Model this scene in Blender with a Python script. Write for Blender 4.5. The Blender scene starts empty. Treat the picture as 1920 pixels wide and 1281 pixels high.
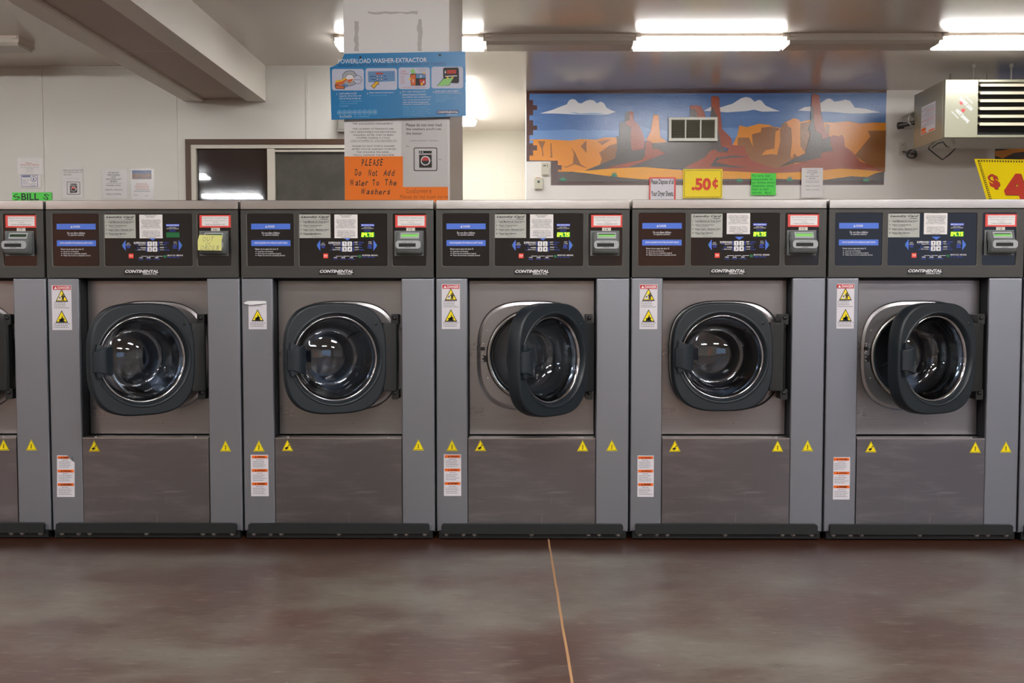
import bpy, bmesh, math, random
from mathutils import Vector, Matrix
from mathutils.geometry import tessellate_polygon
C = bpy.context.scene.collection
random.seed(7)
rad = math.radians

# ---------------- camera, world, sun, exposure ----------------
F_PX = 1867.0
CAM_Z = 1.0
PITCH, YAW = rad(2.79), rad(0.55)
cam_d = bpy.data.cameras.new('camera')
cam_d.sensor_width = 36.0
cam_d.lens = F_PX / 1920 * 36.0
cam = bpy.data.objects.new('camera', cam_d)
C.objects.link(cam)
cam.location = (0, 0, CAM_Z)
cam.rotation_euler = (math.pi / 2 - PITCH, 0, YAW)
cam_d.clip_start = 0.05
cam_d.clip_end = 300
bpy.context.scene.camera = cam
vs = bpy.context.scene.view_settings
vs.view_transform = 'Standard'
vs.look = 'None'
vs.gamma = 1.0
vs.use_curve_mapping = False
vs.exposure = 1.28
bpy.context.scene.cycles.max_bounces = 8
bpy.context.scene.cycles.transparent_max_bounces = 12
bpy.context.scene.cycles.sample_clamp_indirect = 4.0
bpy.context.scene.cycles.caustics_reflective = False
bpy.context.scene.cycles.caustics_refractive = False

world = bpy.data.worlds.new('daylight')
bpy.context.scene.world = world
world.use_nodes = True
bg = world.node_tree.nodes['Background']
bg.inputs[0].default_value = (0.50, 0.62, 0.86, 1)
bg.inputs[1].default_value = 0.5

sun_d = bpy.data.lights.new('sun', 'SUN')
sun_d.energy = 2.6
sun_d.angle = rad(0.6)
sun_d.color = (1.0, 0.93, 0.82)
sun = bpy.data.objects.new('sun', sun_d)
C.objects.link(sun)
sun.location = (0, 10, 12)
sun.rotation_euler = Vector((0.25, -0.75, -0.62)).to_track_quat('-Z', 'Y').to_euler()

LAMP_FRONT = 32.0   # unseen ceiling fixtures, camera's side and the added left row
LAMP_ROW = 12.5     # fixtures over the mural side

# window portals (daylight through the glass front behind the camera)
BACK_Y = -6.0
WINS = [(-8.4, -5.95, 0.6, 2.5), (1.45, 2.35, 0.1, 2.5), (4.1, 8.2, 0.6, 2.5)]
for i, (x0, x1, z0, z1) in enumerate(WINS):
    ad = bpy.data.lights.new('window_portal', 'AREA')
    ad.shape = 'RECTANGLE'
    ad.size, ad.size_y = x1 - x0, z1 - z0
    ad.cycles.is_portal = True
    ao = bpy.data.objects.new('window_portal', ad)
    C.objects.link(ao)
    ao.location = ((x0 + x1) / 2, BACK_Y - 0.12, (z0 + z1) / 2)
    ao.rotation_euler = (math.pi / 2, 0, 0)
    ao.rotation_euler = Vector((0, 1, 0)).to_track_quat('-Z', 'Z').to_euler()

# ---------------- pixel -> world on a plane y = Y ----------------
def at(px, py, Y):
    P, W = PITCH, YAW
    Fv = (-math.sin(W) * math.cos(P), math.cos(W) * math.cos(P), -math.sin(P))
    Rv = (math.cos(W), math.sin(W), 0)
    Uv = (-math.sin(W) * math.sin(P), math.cos(W) * math.sin(P), math.cos(P))
    a = (px - 960) / F_PX
    b = (640.5 - py) / F_PX
    d = [Fv[i] + a * Rv[i] + b * Uv[i] for i in range(3)]
    t = Y / d[1]
    return d[0] * t, CAM_Z + d[2] * t

# ---------------- materials ----------------
def lin(c):
    c = c / 255.0
    return c / 12.92 if c <= 0.04045 else ((c + 0.055) / 1.055) ** 2.4

MATS = {}
def mat(name, rgb, rough=0.5, metal=0.0, emit=0.0, spec=0.5, bump=None, coat=0.0):
    """rgb in 0-255 sRGB; bump = (scale, strength, stretch)"""
    if name in MATS:
        return MATS[name]
    m = bpy.data.materials.new(name)
    m.use_nodes = True
    nt = m.node_tree
    b = nt.nodes['Principled BSDF']
    col = (lin(rgb[0]), lin(rgb[1]), lin(rgb[2]), 1)
    b.inputs['Base Color'].default_value = col
    b.inputs['Roughness'].default_value = rough
    b.inputs['Metallic'].default_value = metal
    b.inputs['Specular IOR Level'].default_value = spec
    b.inputs['Coat Weight'].default_value = coat
    if emit:
        b.inputs['Emission Color'].default_value = col
        b.inputs['Emission Strength'].default_value = emit
    if bump:
        tc = nt.nodes.new('ShaderNodeTexCoord')
        mp = nt.nodes.new('ShaderNodeMapping')
        mp.inputs['Scale'].default_value = bump[2] if len(bump) > 2 else (1, 1, 1)
        nz = nt.nodes.new('ShaderNodeTexNoise')
        nz.inputs['Scale'].default_value = bump[0]
        nz.inputs['Detail'].default_value = 4
        bp = nt.nodes.new('ShaderNodeBump')
        bp.inputs['Strength'].default_value = bump[1]
        bp.inputs['Distance'].default_value = bump[3] if len(bump) > 3 else 0.01
        nt.links.new(tc.outputs['Object'], mp.inputs[0])
        nt.links.new(mp.outputs[0], nz.inputs['Vector'])
        nt.links.new(nz.outputs['Fac'], bp.inputs['Height'])
        nt.links.new(bp.outputs[0], b.inputs['Normal'])
    MATS[name] = m
    return m

def vary(m, rgb2, scale, lo=0.4, hi=0.6, stretch=(1, 1, 1), rough=None, detail=6):
    """mix the base colour with rgb2 by noise (stains, wear); rough=(a,b) varies gloss"""
    nt = m.node_tree
    b = nt.nodes['Principled BSDF']
    tc = nt.nodes.new('ShaderNodeTexCoord')
    mp = nt.nodes.new('ShaderNodeMapping')
    mp.inputs['Scale'].default_value = stretch
    nz = nt.nodes.new('ShaderNodeTexNoise')
    nz.inputs['Scale'].default_value = scale
    nz.inputs['Detail'].default_value = detail
    nz.inputs['Roughness'].default_value = 0.62
    mr = nt.nodes.new('ShaderNodeMapRange')
    mr.inputs[1].default_value = lo
    mr.inputs[2].default_value = hi
    mx = nt.nodes.new('ShaderNodeMix')
    mx.data_type = 'RGBA'
    c1 = b.inputs['Base Color']
    if c1.is_linked:
        src = c1.links[0].from_socket
        nt.links.new(src, mx.inputs[6])
    else:
        mx.inputs[6].default_value = c1.default_value[:]
    mx.inputs[7].default_value = (lin(rgb2[0]), lin(rgb2[1]), lin(rgb2[2]), 1)
    nt.links.new(tc.outputs['Object'], mp.inputs[0])
    nt.links.new(mp.outputs[0], nz.inputs['Vector'])
    nt.links.new(nz.outputs['Fac'], mr.inputs[0])
    nt.links.new(mr.outputs[0], mx.inputs[0])
    nt.links.new(mx.outputs[2], c1)
    if rough:
        r2 = nt.nodes.new('ShaderNodeMapRange')
        r2.inputs[3].default_value = rough[0]
        r2.inputs[4].default_value = rough[1]
        nt.links.new(mr.outputs[0], r2.inputs[0])
        nt.links.new(r2.outputs[0], b.inputs['Roughness'])
    return m

def thin_glass(name, tint=(1, 1, 1), refl=1.0, ior=1.5, rough=0.02, through=1.0):
    if name in MATS:
        return MATS[name]
    m = bpy.data.materials.new(name)
    m.use_nodes = True
    nt = m.node_tree
    nt.nodes.remove(nt.nodes['Principled BSDF'])
    out = nt.nodes['Material Output']
    tr = nt.nodes.new('ShaderNodeBsdfTransparent')
    tr.inputs[0].default_value = (tint[0] * through, tint[1] * through, tint[2] * through, 1)
    gl = nt.nodes.new('ShaderNodeBsdfGlossy')
    gl.inputs['Roughness'].default_value = rough
    fr = nt.nodes.new('ShaderNodeFresnel')
    fr.inputs[0].default_value = ior
    mu = nt.nodes.new('ShaderNodeMath')
    mu.operation = 'MULTIPLY'
    mu.use_clamp = True
    mu.inputs[1].default_value = refl
    mx = nt.nodes.new('ShaderNodeMixShader')
    nt.links.new(fr.outputs[0], mu.inputs[0])
    nt.links.new(mu.outputs[0], mx.inputs[0])
    nt.links.new(tr.outputs[0], mx.inputs[1])
    nt.links.new(gl.outputs[0], mx.inputs[2])
    nt.links.new(mx.outputs[0], out.inputs[0])
    MATS[name] = m
    return m

brush = (6.0, 0.12, (2, 2, 120), 0.002)
STEEL = mat('brushed_steel', (156, 153, 155), 0.30, 0.92)
vary(STEEL, (138, 136, 140), 2.2, 0.35, 0.7, (1, 1, 2.5), rough=(0.27, 0.38))
vary(STEEL, (146, 143, 145), 9.0, 0.35, 0.65, (0.6, 1, 40))
STEEL_SIDE = mat('satin_steel', (144, 147, 156), 0.42, 0.85, bump=(60.0, 0.05, (1, 1, 1), 0.001))
STEEL_TOP = mat('top_steel', (182, 178, 176), 0.30, 0.92, bump=(5.0, 0.08, (1.5, 1.5, 90), 0.002))
BOTTOM = mat('lower_panel_steel', (128, 125, 130), 0.33, 0.9)
vary(BOTTOM, (150, 146, 150), 3.0, 0.5, 0.75, (1, 1, 7), rough=(0.28, 0.40))
vary(BOTTOM, (176, 174, 182), 5.0, 0.60, 0.85, (0.8, 1, 9))
vary(BOTTOM, (168, 166, 174), 14.0, 0.66, 0.85, (3.0, 1, 0.25))
STREAK = mat('scuff_streaks', (160, 158, 162), 0.5, 0.6)
DARKGAP = mat('dark_gap', (14, 14, 15), 0.7)
SEAM = mat('dark_recess_return', (30, 32, 36), 0.6)
FASCIA = mat('charcoal_fascia', (58, 57, 55), 0.42, bump=(700, 0.06))
FASCIA_RIM = mat('fascia_rim', (96, 93, 88), 0.35)
PANELBLACK = mat('gloss_black_panel', (22, 18, 21), 0.12, spec=0.6)
BUMPER = mat('charcoal_bumper', (20, 24, 26), 0.55, bump=(500, 0.08))
PLINTH = mat('black_plinth', (7, 9, 13), 0.6)
DOORPL = mat('slate_door_plastic', (24, 33, 40), 0.42, bump=(800, 0.08))
HINGEPL = mat('hinge_plastic', (22, 24, 25), 0.42, bump=(700, 0.08))
HANDLEPL = mat('handle_plastic', (27, 36, 44), 0.36, bump=(700, 0.06))
CHROME = mat('chrome_ring', (200, 200, 205), 0.12, 1.0)
CHROME2 = mat('satin_ring', (170, 166, 162), 0.25, 1.0)
RUBBER = mat('rubber_gasket', (20, 19, 19), 0.4)
BLACK = mat('black_ink', (14, 14, 16), 0.5)
GREYINK = mat('grey_ink', (95, 95, 105), 0.6)
FAINTINK = mat('faint_ink', (150, 150, 158), 0.6)
WHITE = mat('white_print', (232, 232, 236), 0.5)
WHITE_STK = mat('white_sticker', (218, 214, 222), 0.42)
PAPER = mat('white_paper', (236, 232, 232), 0.7)
PAPERC = mat('cream_paper', (215, 210, 200), 0.6)
LCARD = mat('instruction_plate_grey', (178, 180, 174), 0.4)
BLUE = mat('panel_blue', (78, 118, 220), 0.3)
BLUEINK = mat('blue_ink', (64, 96, 220), 0.4)
REDS = mat('danger_red', (200, 40, 48), 0.4)
REDNOTE = mat('red_note', (226, 72, 66), 0.45)
ORANGESTK = mat('warning_orange', (238, 104, 18), 0.4)
YELL = mat('hazard_yellow', (246, 224, 14), 0.35)
LEDON = mat('display_digit_green', (190, 255, 30), 0.4, emit=1.6)
LEDBG = mat('display_green', (6, 95, 30), 0.35, emit=0.35)
LEDOFF = mat('display_green_off', (8, 105, 56), 0.35)
LCD = mat('lcd_green', (110, 178, 84), 0.3, emit=0.25)
LCDDARK = mat('lcd_dark', (40, 62, 40), 0.3)
STOPRED = mat('stop_red', (240, 70, 48), 0.4)
READER = mat('reader_grey', (112, 117, 118), 0.38, bump=(600, 0.05))
READERL = mat('reader_light_grey', (168, 172, 176), 0.35)
PLASTICCLEAR = thin_glass('clear_plastic', refl=0.7, through=1.0, rough=0.15)
STICKY = mat('pale_yellow_note', (222, 222, 138), 0.7)
GLASSB = thin_glass('door_glass', tint=(0.82, 0.91, 1.0), refl=2.4, through=0.92, rough=0.015, ior=1.52)  # blue tint stands in for the windows' bluish reflection
BOLT = mat('zinc_bolt', (190, 188, 185), 0.4, 0.5)

# ---------------- mesh builder ----------------
_txt = {}
def text_geo(s, shear=0.0, bold=0.0):
    k = (s, round(shear, 3), round(bold, 3))
    if k in _txt:
        return _txt[k]
    cu = bpy.data.curves.new('t', 'FONT')
    cu.body = s
    cu.resolution_u = 2 if len(s) > 6 else 4
    cu.shear = shear
    cu.offset = bold
    cu.fill_mode = 'FRONT'
    ob = bpy.data.objects.new('t', cu)
    me = bpy.data.meshes.new_from_object(ob)
    v = [(p.co.x, p.co.y) for p in me.vertices]
    f = [tuple(p.vertices) for p in me.polygons]
    bpy.data.objects.remove(ob)
    bpy.data.curves.remove(cu)
    bpy.data.meshes.remove(me)
    xs = [a for a, b in v] or [0, 1]
    ys = [b for a, b in v] or [0, 1]
    r = (v, f, min(xs), max(xs), min(ys), max(ys))
    _txt[k] = r
    return r

def rrect(x0, z0, x1, z1, r, n=5):
    if x0 > x1: x0, x1 = x1, x0
    if z0 > z1: z0, z1 = z1, z0
    r = min(r, (x1 - x0) / 2.01, (z1 - z0) / 2.01)
    if r <= 0:
        return [(x0, z0), (x1, z0), (x1, z1), (x0, z1)]
    out = []
    for cx, cz, a0 in ((x1 - r, z0 + r, -90), (x1 - r, z1 - r, 0), (x0 + r, z1 - r, 90), (x0 + r, z0 + r, 180)):
        for i in range(n + 1):
            a = rad(a0 + 90 * i / n)
            out.append((cx + r * math.cos(a), cz + r * math.sin(a)))
    return out

def squircle(cx, cz, a, b, n=3.0, N=96, grow=0.0):
    out = []
    for i in range(N):
        t = 2 * math.pi * i / N
        c, s = math.cos(t), math.sin(t)
        k = (abs(c) ** n + abs(s) ** n) ** (-1.0 / n)
        out.append((cx + (a + grow) * k * c, cz + (b + grow) * k * s))
    return out

def circle(cx, cz, r, N=96):
    return [(cx + r * math.cos(2 * math.pi * i / N), cz + r * math.sin(2 * math.pi * i / N)) for i in range(N)]

def square_loop(x0, z0, x1, z1, N=96):
    cx, cz = (x0 + x1) / 2, (z0 + z1) / 2
    out = []
    hx, hz = (x1 - x0) / 2, (z1 - z0) / 2
    for i in range(N):
        t = 2 * math.pi * i / N
        c, s = math.cos(t), math.sin(t)
        k = 1 / max(abs(c), abs(s))
        out.append((cx + hx * k * c, cz + hz * k * s))
    return out

class MB:
    def __init__(s):
        s.v, s.f, s.m, s.mats, s.smooth, s.uv = [], [], [], [], [], {}
    def mi(s, m):
        if m not in s.mats: s.mats.append(m)
        return s.mats.index(m)
    def add(s, vs_, fs_, m, smooth=False):
        o = len(s.v); k = s.mi(m)
        s.v += [tuple(p) for p in vs_]
        for f in fs_:
            s.f.append(tuple(o + i for i in f)); s.m.append(k); s.smooth.append(smooth)
    def box(s, x0, y0, z0, x1, y1, z1, m):
        if x0 > x1: x0, x1 = x1, x0
        if y0 > y1: y0, y1 = y1, y0
        if z0 > z1: z0, z1 = z1, z0
        s.add([(x0, y0, z0), (x1, y0, z0), (x1, y1, z0), (x0, y1, z0), (x0, y0, z1), (x1, y0, z1), (x1, y1, z1), (x0, y1, z1)],
              [(0, 3, 2, 1), (4, 5, 6, 7), (0, 1, 5, 4), (1, 2, 6, 5), (2, 3, 7, 6), (3, 0, 4, 7)], m)
    def prism(s, pts, y0, y1, m, cap_back=True):
        """pts (x,z) outline extruded from y0 (front) to y1"""
        n = len(pts)
        tri = tessellate_polygon([[Vector((a, b, 0)) for a, b in pts]])
        V = [(a, y0, b) for a, b in pts] + [(a, y1, b) for a, b in pts]
        F = [tuple(t) for t in tri]
        if abs(y1 - y0) > 1e-7:
            if cap_back: F += [tuple(n + i for i in reversed(t)) for t in tri]
            F += [(i, (i + 1) % n, n + (i + 1) % n, n + i) for i in range(n)]
            s.add(V, F, m)
        else:
            s.add(V[:n], F, m)
    def loft(s, loops, m, smooth=True, cap0=False, cap1=False):
        """loops: list of lists of 3-D points, same length, closed"""
        n = len(loops[0])
        V = [p for L in loops for p in L]
        F = []
        for k in range(len(loops) - 1):
            for i in range(n):
                j = (i + 1) % n
                F.append((k * n + i, k * n + j, (k + 1) * n + j, (k + 1) * n + i))
        if cap0: F.append(tuple(range(n)))
        if cap1: F.append(tuple((len(loops) - 1) * n + i for i in range(n)))
        s.add(V, F, m, smooth)
    def lathe(s, prof, cx, cz, m, N=64, cap=False):
        """prof [(r, y)] turned about a y axis"""
        loops = [[(cx + r * math.cos(2 * math.pi * i / N), y, cz + r * math.sin(2 * math.pi * i / N)) for i in range(N)] for r, y in prof]
        s.loft(loops, m, True, False, cap)
    def tube(s, pts, r, m, N=8):
        pts = [Vector(p) for p in pts]
        loops = []
        for i, p in enumerate(pts):
            d = (pts[min(i + 1, len(pts) - 1)] - pts[max(i - 1, 0)]).normalized()
            up = Vector((0, 0, 1)) if abs(d.z) < 0.9 else Vector((1, 0, 0))
            a = d.cross(up).normalized(); b = a.cross(d)
            loops.append([tuple(p + r * (math.cos(2 * math.pi * k / N) * a + math.sin(2 * math.pi * k / N) * b)) for k in range(N)])
        s.loft(loops, m, True, True, True)
    def text(s, st, x0, z0, x1, z1, y, m, shear=0.0, bold=0.0, rot=0.0, warp=None):
        v, f, a0, a1, b0, b1 = text_geo(st, shear, bold)
        if not f: return
        sx = (x1 - x0) / max(a1 - a0, 1e-6); sz = (z1 - z0) / max(b1 - b0, 1e-6)
        cx, cz = (x0 + x1) / 2, (z0 + z1) / 2
        ca, sa = math.cos(rad(rot)), math.sin(rad(rot))
        V = []
        for p, q in v:
            X = x0 + (p - a0) * sx - cx; Z = z0 + (q - b0) * sz - cz
            V.append((cx + X * ca - Z * sa, y, cz + X * sa + Z * ca))
        s.add(V, f, m)
    def build(s, name, parent=None, loc=None, rot=None, bevel=0.0, me=None):
        me = me or s.mesh(name)
        return link(name, me, parent, loc, rot, bevel)
    def mesh(s, name):
        me = bpy.data.meshes.new(name)
        me.from_pydata(s.v, [], s.f)
        for m in s.mats: me.materials.append(m)
        me.polygons.foreach_set('material_index', s.m)
        me.polygons.foreach_set('use_smooth', s.smooth)
        me.update()
        return me

def link(name, me, parent=None, loc=None, rot=None, bevel=0.0):
    o = bpy.data.objects.new(name, me)
    C.objects.link(o)
    if parent: o.parent = parent
    if loc: o.location = loc
    if rot: o.rotation_euler = rot
    if bevel:
        b = o.modifiers.new('bevel', 'BEVEL')
        b.width = bevel; b.segments = 2; b.limit_method = 'ANGLE'; b.angle_limit = rad(40)
        me.polygons.foreach_set('use_smooth', [True] * len(me.polygons))
        o.modifiers.new('wn', 'WEIGHTED_NORMAL').keep_sharp = True
    return o

def thing(name, label, cat, loc=(0, 0, 0), group=None, rot=None):
    o = bpy.data.objects.new(name, None)
    o.empty_display_size = 0.1
    C.objects.link(o)
    o.location = loc
    if rot: o.rotation_euler = rot
    tag(o, label, cat, group)
    return o
def tag(o, label, cat, group=None):
    o['label'] = label; o['category'] = cat
    if group: o['group'] = group
    return o
def struct(o, label=None):
    o['kind'] = 'structure'
    if label: o['label'] = label
    return o

def recalc(me):
    bm = bmesh.new(); bm.from_mesh(me)
    bmesh.ops.recalc_face_normals(bm, faces=bm.faces[:])
    bm.to_mesh(me); bm.free()
    return me
# ---------------- the room ----------------
CEIL = CAM_Z + 2.05
YL, YM, YD = 9.09, 10.22, 12.7     # left wall, mural wall, corridor end wall
WALLP = mat('cream_wall_paint', (216, 214, 208), 0.42, bump=(90, 0.25, (1, 1, 1), 0.003))
WALLM = mat('gloss_wall_paint', (232, 228, 222), 0.28, bump=(45, 0.22, (1, 1, 1), 0.004))
CEILP = mat('gloss_ceiling_paint', (220, 212, 202), 0.19, spec=0.75, bump=(38, 0.16, (1, 1, 1), 0.004))
BEAMP = mat('beam_paint', (232, 227, 218), 0.5, bump=(60, 0.2, (1, 1, 1), 0.003))
SOFFP = mat('soffit_board', (190, 174, 162), 0.6, bump=(80, 0.2, (1, 1, 1), 0.003))
BROWNT = mat('brown_trim', (78, 52, 36), 0.5)
VINYL = mat('white_window_frame', (206, 200, 188), 0.4)

def floor_material():
    m = mat('stained_concrete', (82, 62, 55), 0.30, spec=0.5, bump=(60, 0.10, (1, 1.5, 1), 0.003))
    vary(m, (116, 109, 99), 1.3, 0.42, 0.64, (1, 1.6, 1), detail=9)
    vary(m, (88, 62, 53), 2.1, 0.50, 0.68, (1, 1.3, 1), detail=7)
    vary(m, (124, 114, 103), 11.0, 0.56, 0.86, (0.7, 2.6, 1), rough=(0.30, 0.46), detail=10)
    vary(m, (150, 138, 124), 26.0, 0.56, 0.90, (0.5, 2.2, 1), detail=12)
    vary(m, (52, 40, 36), 18.0, 0.56, 0.90, (0.7, 1.8, 1), detail=12)
    nt = m.node_tree
    b = nt.nodes['Principled BSDF']
    # saturated brown strip along the machines, with a ragged edge
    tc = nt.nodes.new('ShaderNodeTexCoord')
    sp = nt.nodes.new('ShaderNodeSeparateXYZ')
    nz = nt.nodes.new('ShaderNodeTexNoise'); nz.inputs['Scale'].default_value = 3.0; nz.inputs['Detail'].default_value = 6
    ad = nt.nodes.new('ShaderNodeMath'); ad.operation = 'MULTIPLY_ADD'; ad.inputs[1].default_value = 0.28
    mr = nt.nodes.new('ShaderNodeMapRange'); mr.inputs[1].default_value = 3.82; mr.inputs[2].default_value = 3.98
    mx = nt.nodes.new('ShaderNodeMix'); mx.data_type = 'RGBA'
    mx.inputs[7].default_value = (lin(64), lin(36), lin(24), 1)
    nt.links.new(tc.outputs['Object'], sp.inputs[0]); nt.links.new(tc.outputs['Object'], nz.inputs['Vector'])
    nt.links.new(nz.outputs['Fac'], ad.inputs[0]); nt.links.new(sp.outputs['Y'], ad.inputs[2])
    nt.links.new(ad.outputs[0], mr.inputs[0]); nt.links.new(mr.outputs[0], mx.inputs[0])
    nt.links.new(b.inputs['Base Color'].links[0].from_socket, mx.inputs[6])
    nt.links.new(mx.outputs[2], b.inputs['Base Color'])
    # small white specks of lint and chips
    vo = nt.nodes.new('ShaderNodeTexVoronoi'); vo.inputs['Scale'].default_value = 9.0
    lt = nt.nodes.new('ShaderNodeMath'); lt.operation = 'LESS_THAN'; lt.inputs[1].default_value = 0.018
    m2 = nt.nodes.new('ShaderNodeMix'); m2.data_type = 'RGBA'
    m2.inputs[7].default_value = (0.55, 0.5, 0.45, 1)
    nt.links.new(tc.outputs['Object'], vo.inputs['Vector']); nt.links.new(vo.outputs['Distance'], lt.inputs[0])
    nt.links.new(lt.outputs[0], m2.inputs[0]); nt.links.new(mx.outputs[2], m2.inputs[6])
    nt.links.new(m2.outputs[2], b.inputs['Base Color'])
    return m

XW0, XW1 = -9.5, 9.5
b = MB(); b.box(XW0, BACK_Y, -0.1, XW1, YD + 0.2, 0, floor_material())
struct(b.build('floor'), 'stained dark brown concrete floor')
b = MB(); b.box(XW0, BACK_Y, CEIL, XW1, YD + 0.2, CEIL + 0.1, CEILP)
struct(b.build('ceiling'), 'glossy textured ceiling')
# saw-cut joint in the floor
jx0, _ = at(1029, 1012, 3.97); jx1, _ = at(1072, 1281, 2.52)
slope = (jx1 - jx0) / (2.52 - 3.97)
JOINT = mat('joint_filler', (180, 138, 98), 0.6)
b = MB()
def jline(Y): return jx0 + slope * (Y - 3.97)
V = []; n = 60
rj = random.Random(3)
for i in range(n + 1):
    Y = 4.05 - i * (4.05 + 1.5) / n
    w = 0.0036 + rj.uniform(-0.0006, 0.0006); cx = jline(Y) + rj.uniform(-0.0008, 0.0008)
    V += [(cx - w, Y, 0.0008), (cx + w, Y, 0.0008)]
b.add(V, [(2 * i, 2 * i + 1, 2 * i + 3, 2 * i + 2) for i in range(n)], JOINT)
struct(b.build('floor_joint'), 'tan filler line running across the brown floor')

# left (window) wall with an opening for the window, ends at the corridor
xe = at(760, 300, YL)[0]
wx0, wz1 = at(348, 261.5, YL)
wx1 = at(742, 300, YL)[0]
wz0 = 1.15
b = MB()
b.box(XW0, YL, 0, wx0, YL + 0.15, CEIL, WALLP)
b.box(wx1, YL, 0, xe, YL + 0.15, CEIL, WALLP)
b.box(wx0, YL, wz1, wx1, YL + 0.15, CEIL, WALLP)
b.box(wx0, YL, 0, wx1, YL + 0.15, wz0, WALLP)
for px, ytop in ((79, 0), (330, 0), (577, 1)):
    x, _ = at(px, 250, YL)
    z0_ = wz1 if ytop else 0.0
    b.box(x - 0.013, YL - 0.007, z0_, x + 0.013, YL, CEIL, WALLP)
b.box(XW0, YL - 0.01, CEIL - 0.02, xe, YL, CEIL, WALLP)
struct(b.build('wall_back_left'), 'cream panelled wall with thin battens and a window')
# dark box added behind the window to keep daylight out of it
BLACKOUT = mat('window_blackout', (30, 31, 34), 0.8)
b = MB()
b.box(wx0 - 0.6, YL + 1.8, 0.6, wx1 + 0.2, YL + 1.85, CEIL, BLACKOUT)
b.box(wx0 - 0.65, YL + 0.15, 0.6, wx0 - 0.6, YL + 1.85, CEIL, BLACKOUT)
b.box(wx1 + 0.15, YL + 0.15, 0.6, wx1 + 0.2, YL + 1.85, CEIL, BLACKOUT)
b.box(wx0 - 0.6, YL + 0.15, 0.55, wx1 + 0.2, YL + 1.85, 0.6, BLACKOUT)
struct(b.build('blackout_box_beyond_window'), 'dark box added beyond the window to block daylight')

win = struct(thing('window_1', 'sliding window with brown trim and dark glass', 'window'))
del win['category']
win.location = ((wx0 + wx1) / 2, YL, wz0)
def rel(o_loc, b_): # shift builder vertices to be relative to a root
    b_.v = [(x - o_loc[0], y - o_loc[1], z - o_loc[2]) for x, y, z in b_.v]
    return b_
wl = tuple(win.location)
s1 = 10 / 205.0
b = MB()
b.box(wx0, YL - 0.02, wz1 - s1, wx1, YL, wz1, BROWNT)
b.box(wx0, YL - 0.02, wz0, wx0 + s1, YL, wz1 - s1, BROWNT)
b.box(wx1 - s1, YL - 0.02, wz0, wx1, YL, wz1 - s1, BROWNT)
b.box(wx0, YL - 0.02, wz0, wx1, YL, wz0 + s1, BROWNT)
rel(wl, b).build('window_trim', win, bevel=0.002)
ix0 = at(358, 300, YL)[0]; iz1 = at(300, 271, YL)[1]
g0 = at(368, 300, YL)[0]; g1 = at(501, 300, YL)[0]; g2 = at(515, 300, YL)[0]; gz1 = at(300, 279, YL)[1]
ix1, iz0 = wx1 - s1, wz0 + s1
b = MB()
b.box(ix0, YL - 0.012, gz1, ix1, YL + 0.06, iz1, VINYL)
b.box(ix0, YL - 0.012, iz0, g0, YL + 0.06, gz1, VINYL)
b.box(g1, YL - 0.006, iz0, g2, YL + 0.06, gz1, VINYL)
b.box(ix1 - 0.05, YL - 0.012, iz0, ix1, YL + 0.06, gz1, VINYL)
b.box(g0, YL - 0.012, iz0, ix1, YL + 0.06, iz0 + 0.05, VINYL)
b.box(g2, YL + 0.0, gz1 - 0.03, ix1 - 0.05, YL + 0.03, gz1 - 0.01, VINYL)
rel(wl, b).build('window_frame', win, bevel=0.002)
DGLASS = thin_glass('window_glass', tint=(0.5, 0.55, 0.6), refl=1.6, ior=1.5, rough=0.03)
b = MB(); b.box(g0, YL + 0.03, iz0 + 0.05, g1, YL + 0.036, gz1, DGLASS)
rel(wl, b).build('window_pane', win)
SCREEN = mat('insect_screen', (78, 76, 68), 0.55, bump=(900, 0.2, (1, 1, 1), 0.001))
vary(SCREEN, (62, 60, 54), 3.0)
b = MB(); b.box(g2, YL + 0.028, iz0 + 0.05, ix1 - 0.05, YL + 0.034, gz1 - 0.03, SCREEN)
rel(wl, b).build('window_screen', win)

# corridor
BLOCKW = mat('white_block_wall', (214, 209, 196), 0.45)
def block_bump(m):
    nt = m.node_tree; bs = nt.nodes['Principled BSDF']
    tc = nt.nodes.new('ShaderNodeTexCoord'); mp = nt.nodes.new('ShaderNodeMapping'); mp.inputs['Rotation'].default_value = (math.pi / 2, 0, 0)
    br = nt.nodes.new('ShaderNodeTexBrick'); br.inputs['Scale'].default_value = 1.0
    br.inputs['Brick Width'].default_value = 0.4; br.inputs['Row Height'].default_value = 0.2; br.inputs['Mortar Size'].default_value = 0.006
    bp = nt.nodes.new('ShaderNodeBump'); bp.inputs['Strength'].default_value = 0.5; bp.inputs['Distance'].default_value = 0.006; bp.invert = True
    nt.links.new(tc.outputs['Object'], mp.inputs[0]); nt.links.new(mp.outputs[0], br.inputs['Vector'])
    nt.links.new(br.outputs['Fac'], bp.inputs['Height']); nt.links.new(bp.outputs[0], bs.inputs['Normal'])
block_bump(BLOCKW)
xm0 = at(986.5, 300, YM)[0]
b = MB(); b.box(xe - 0.2, YD, 0, xm0 + 0.3, YD + 0.15, CEIL, BLOCKW)
struct(b.build('wall_corridor_end'), 'white block wall at the end of the corridor')
b = MB(); b.box(xe - 0.15, YL + 0.15, 0, xe, YD, CEIL, WALLP)
struct(b.build('wall_corridor_left'))
# mural wall
b = MB(); b.box(xm0, YM, 0, XW1, YD, CEIL, WALLM)
struct(b.build('wall_back_right'), 'glossy white wall carrying the painted mural')
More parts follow.
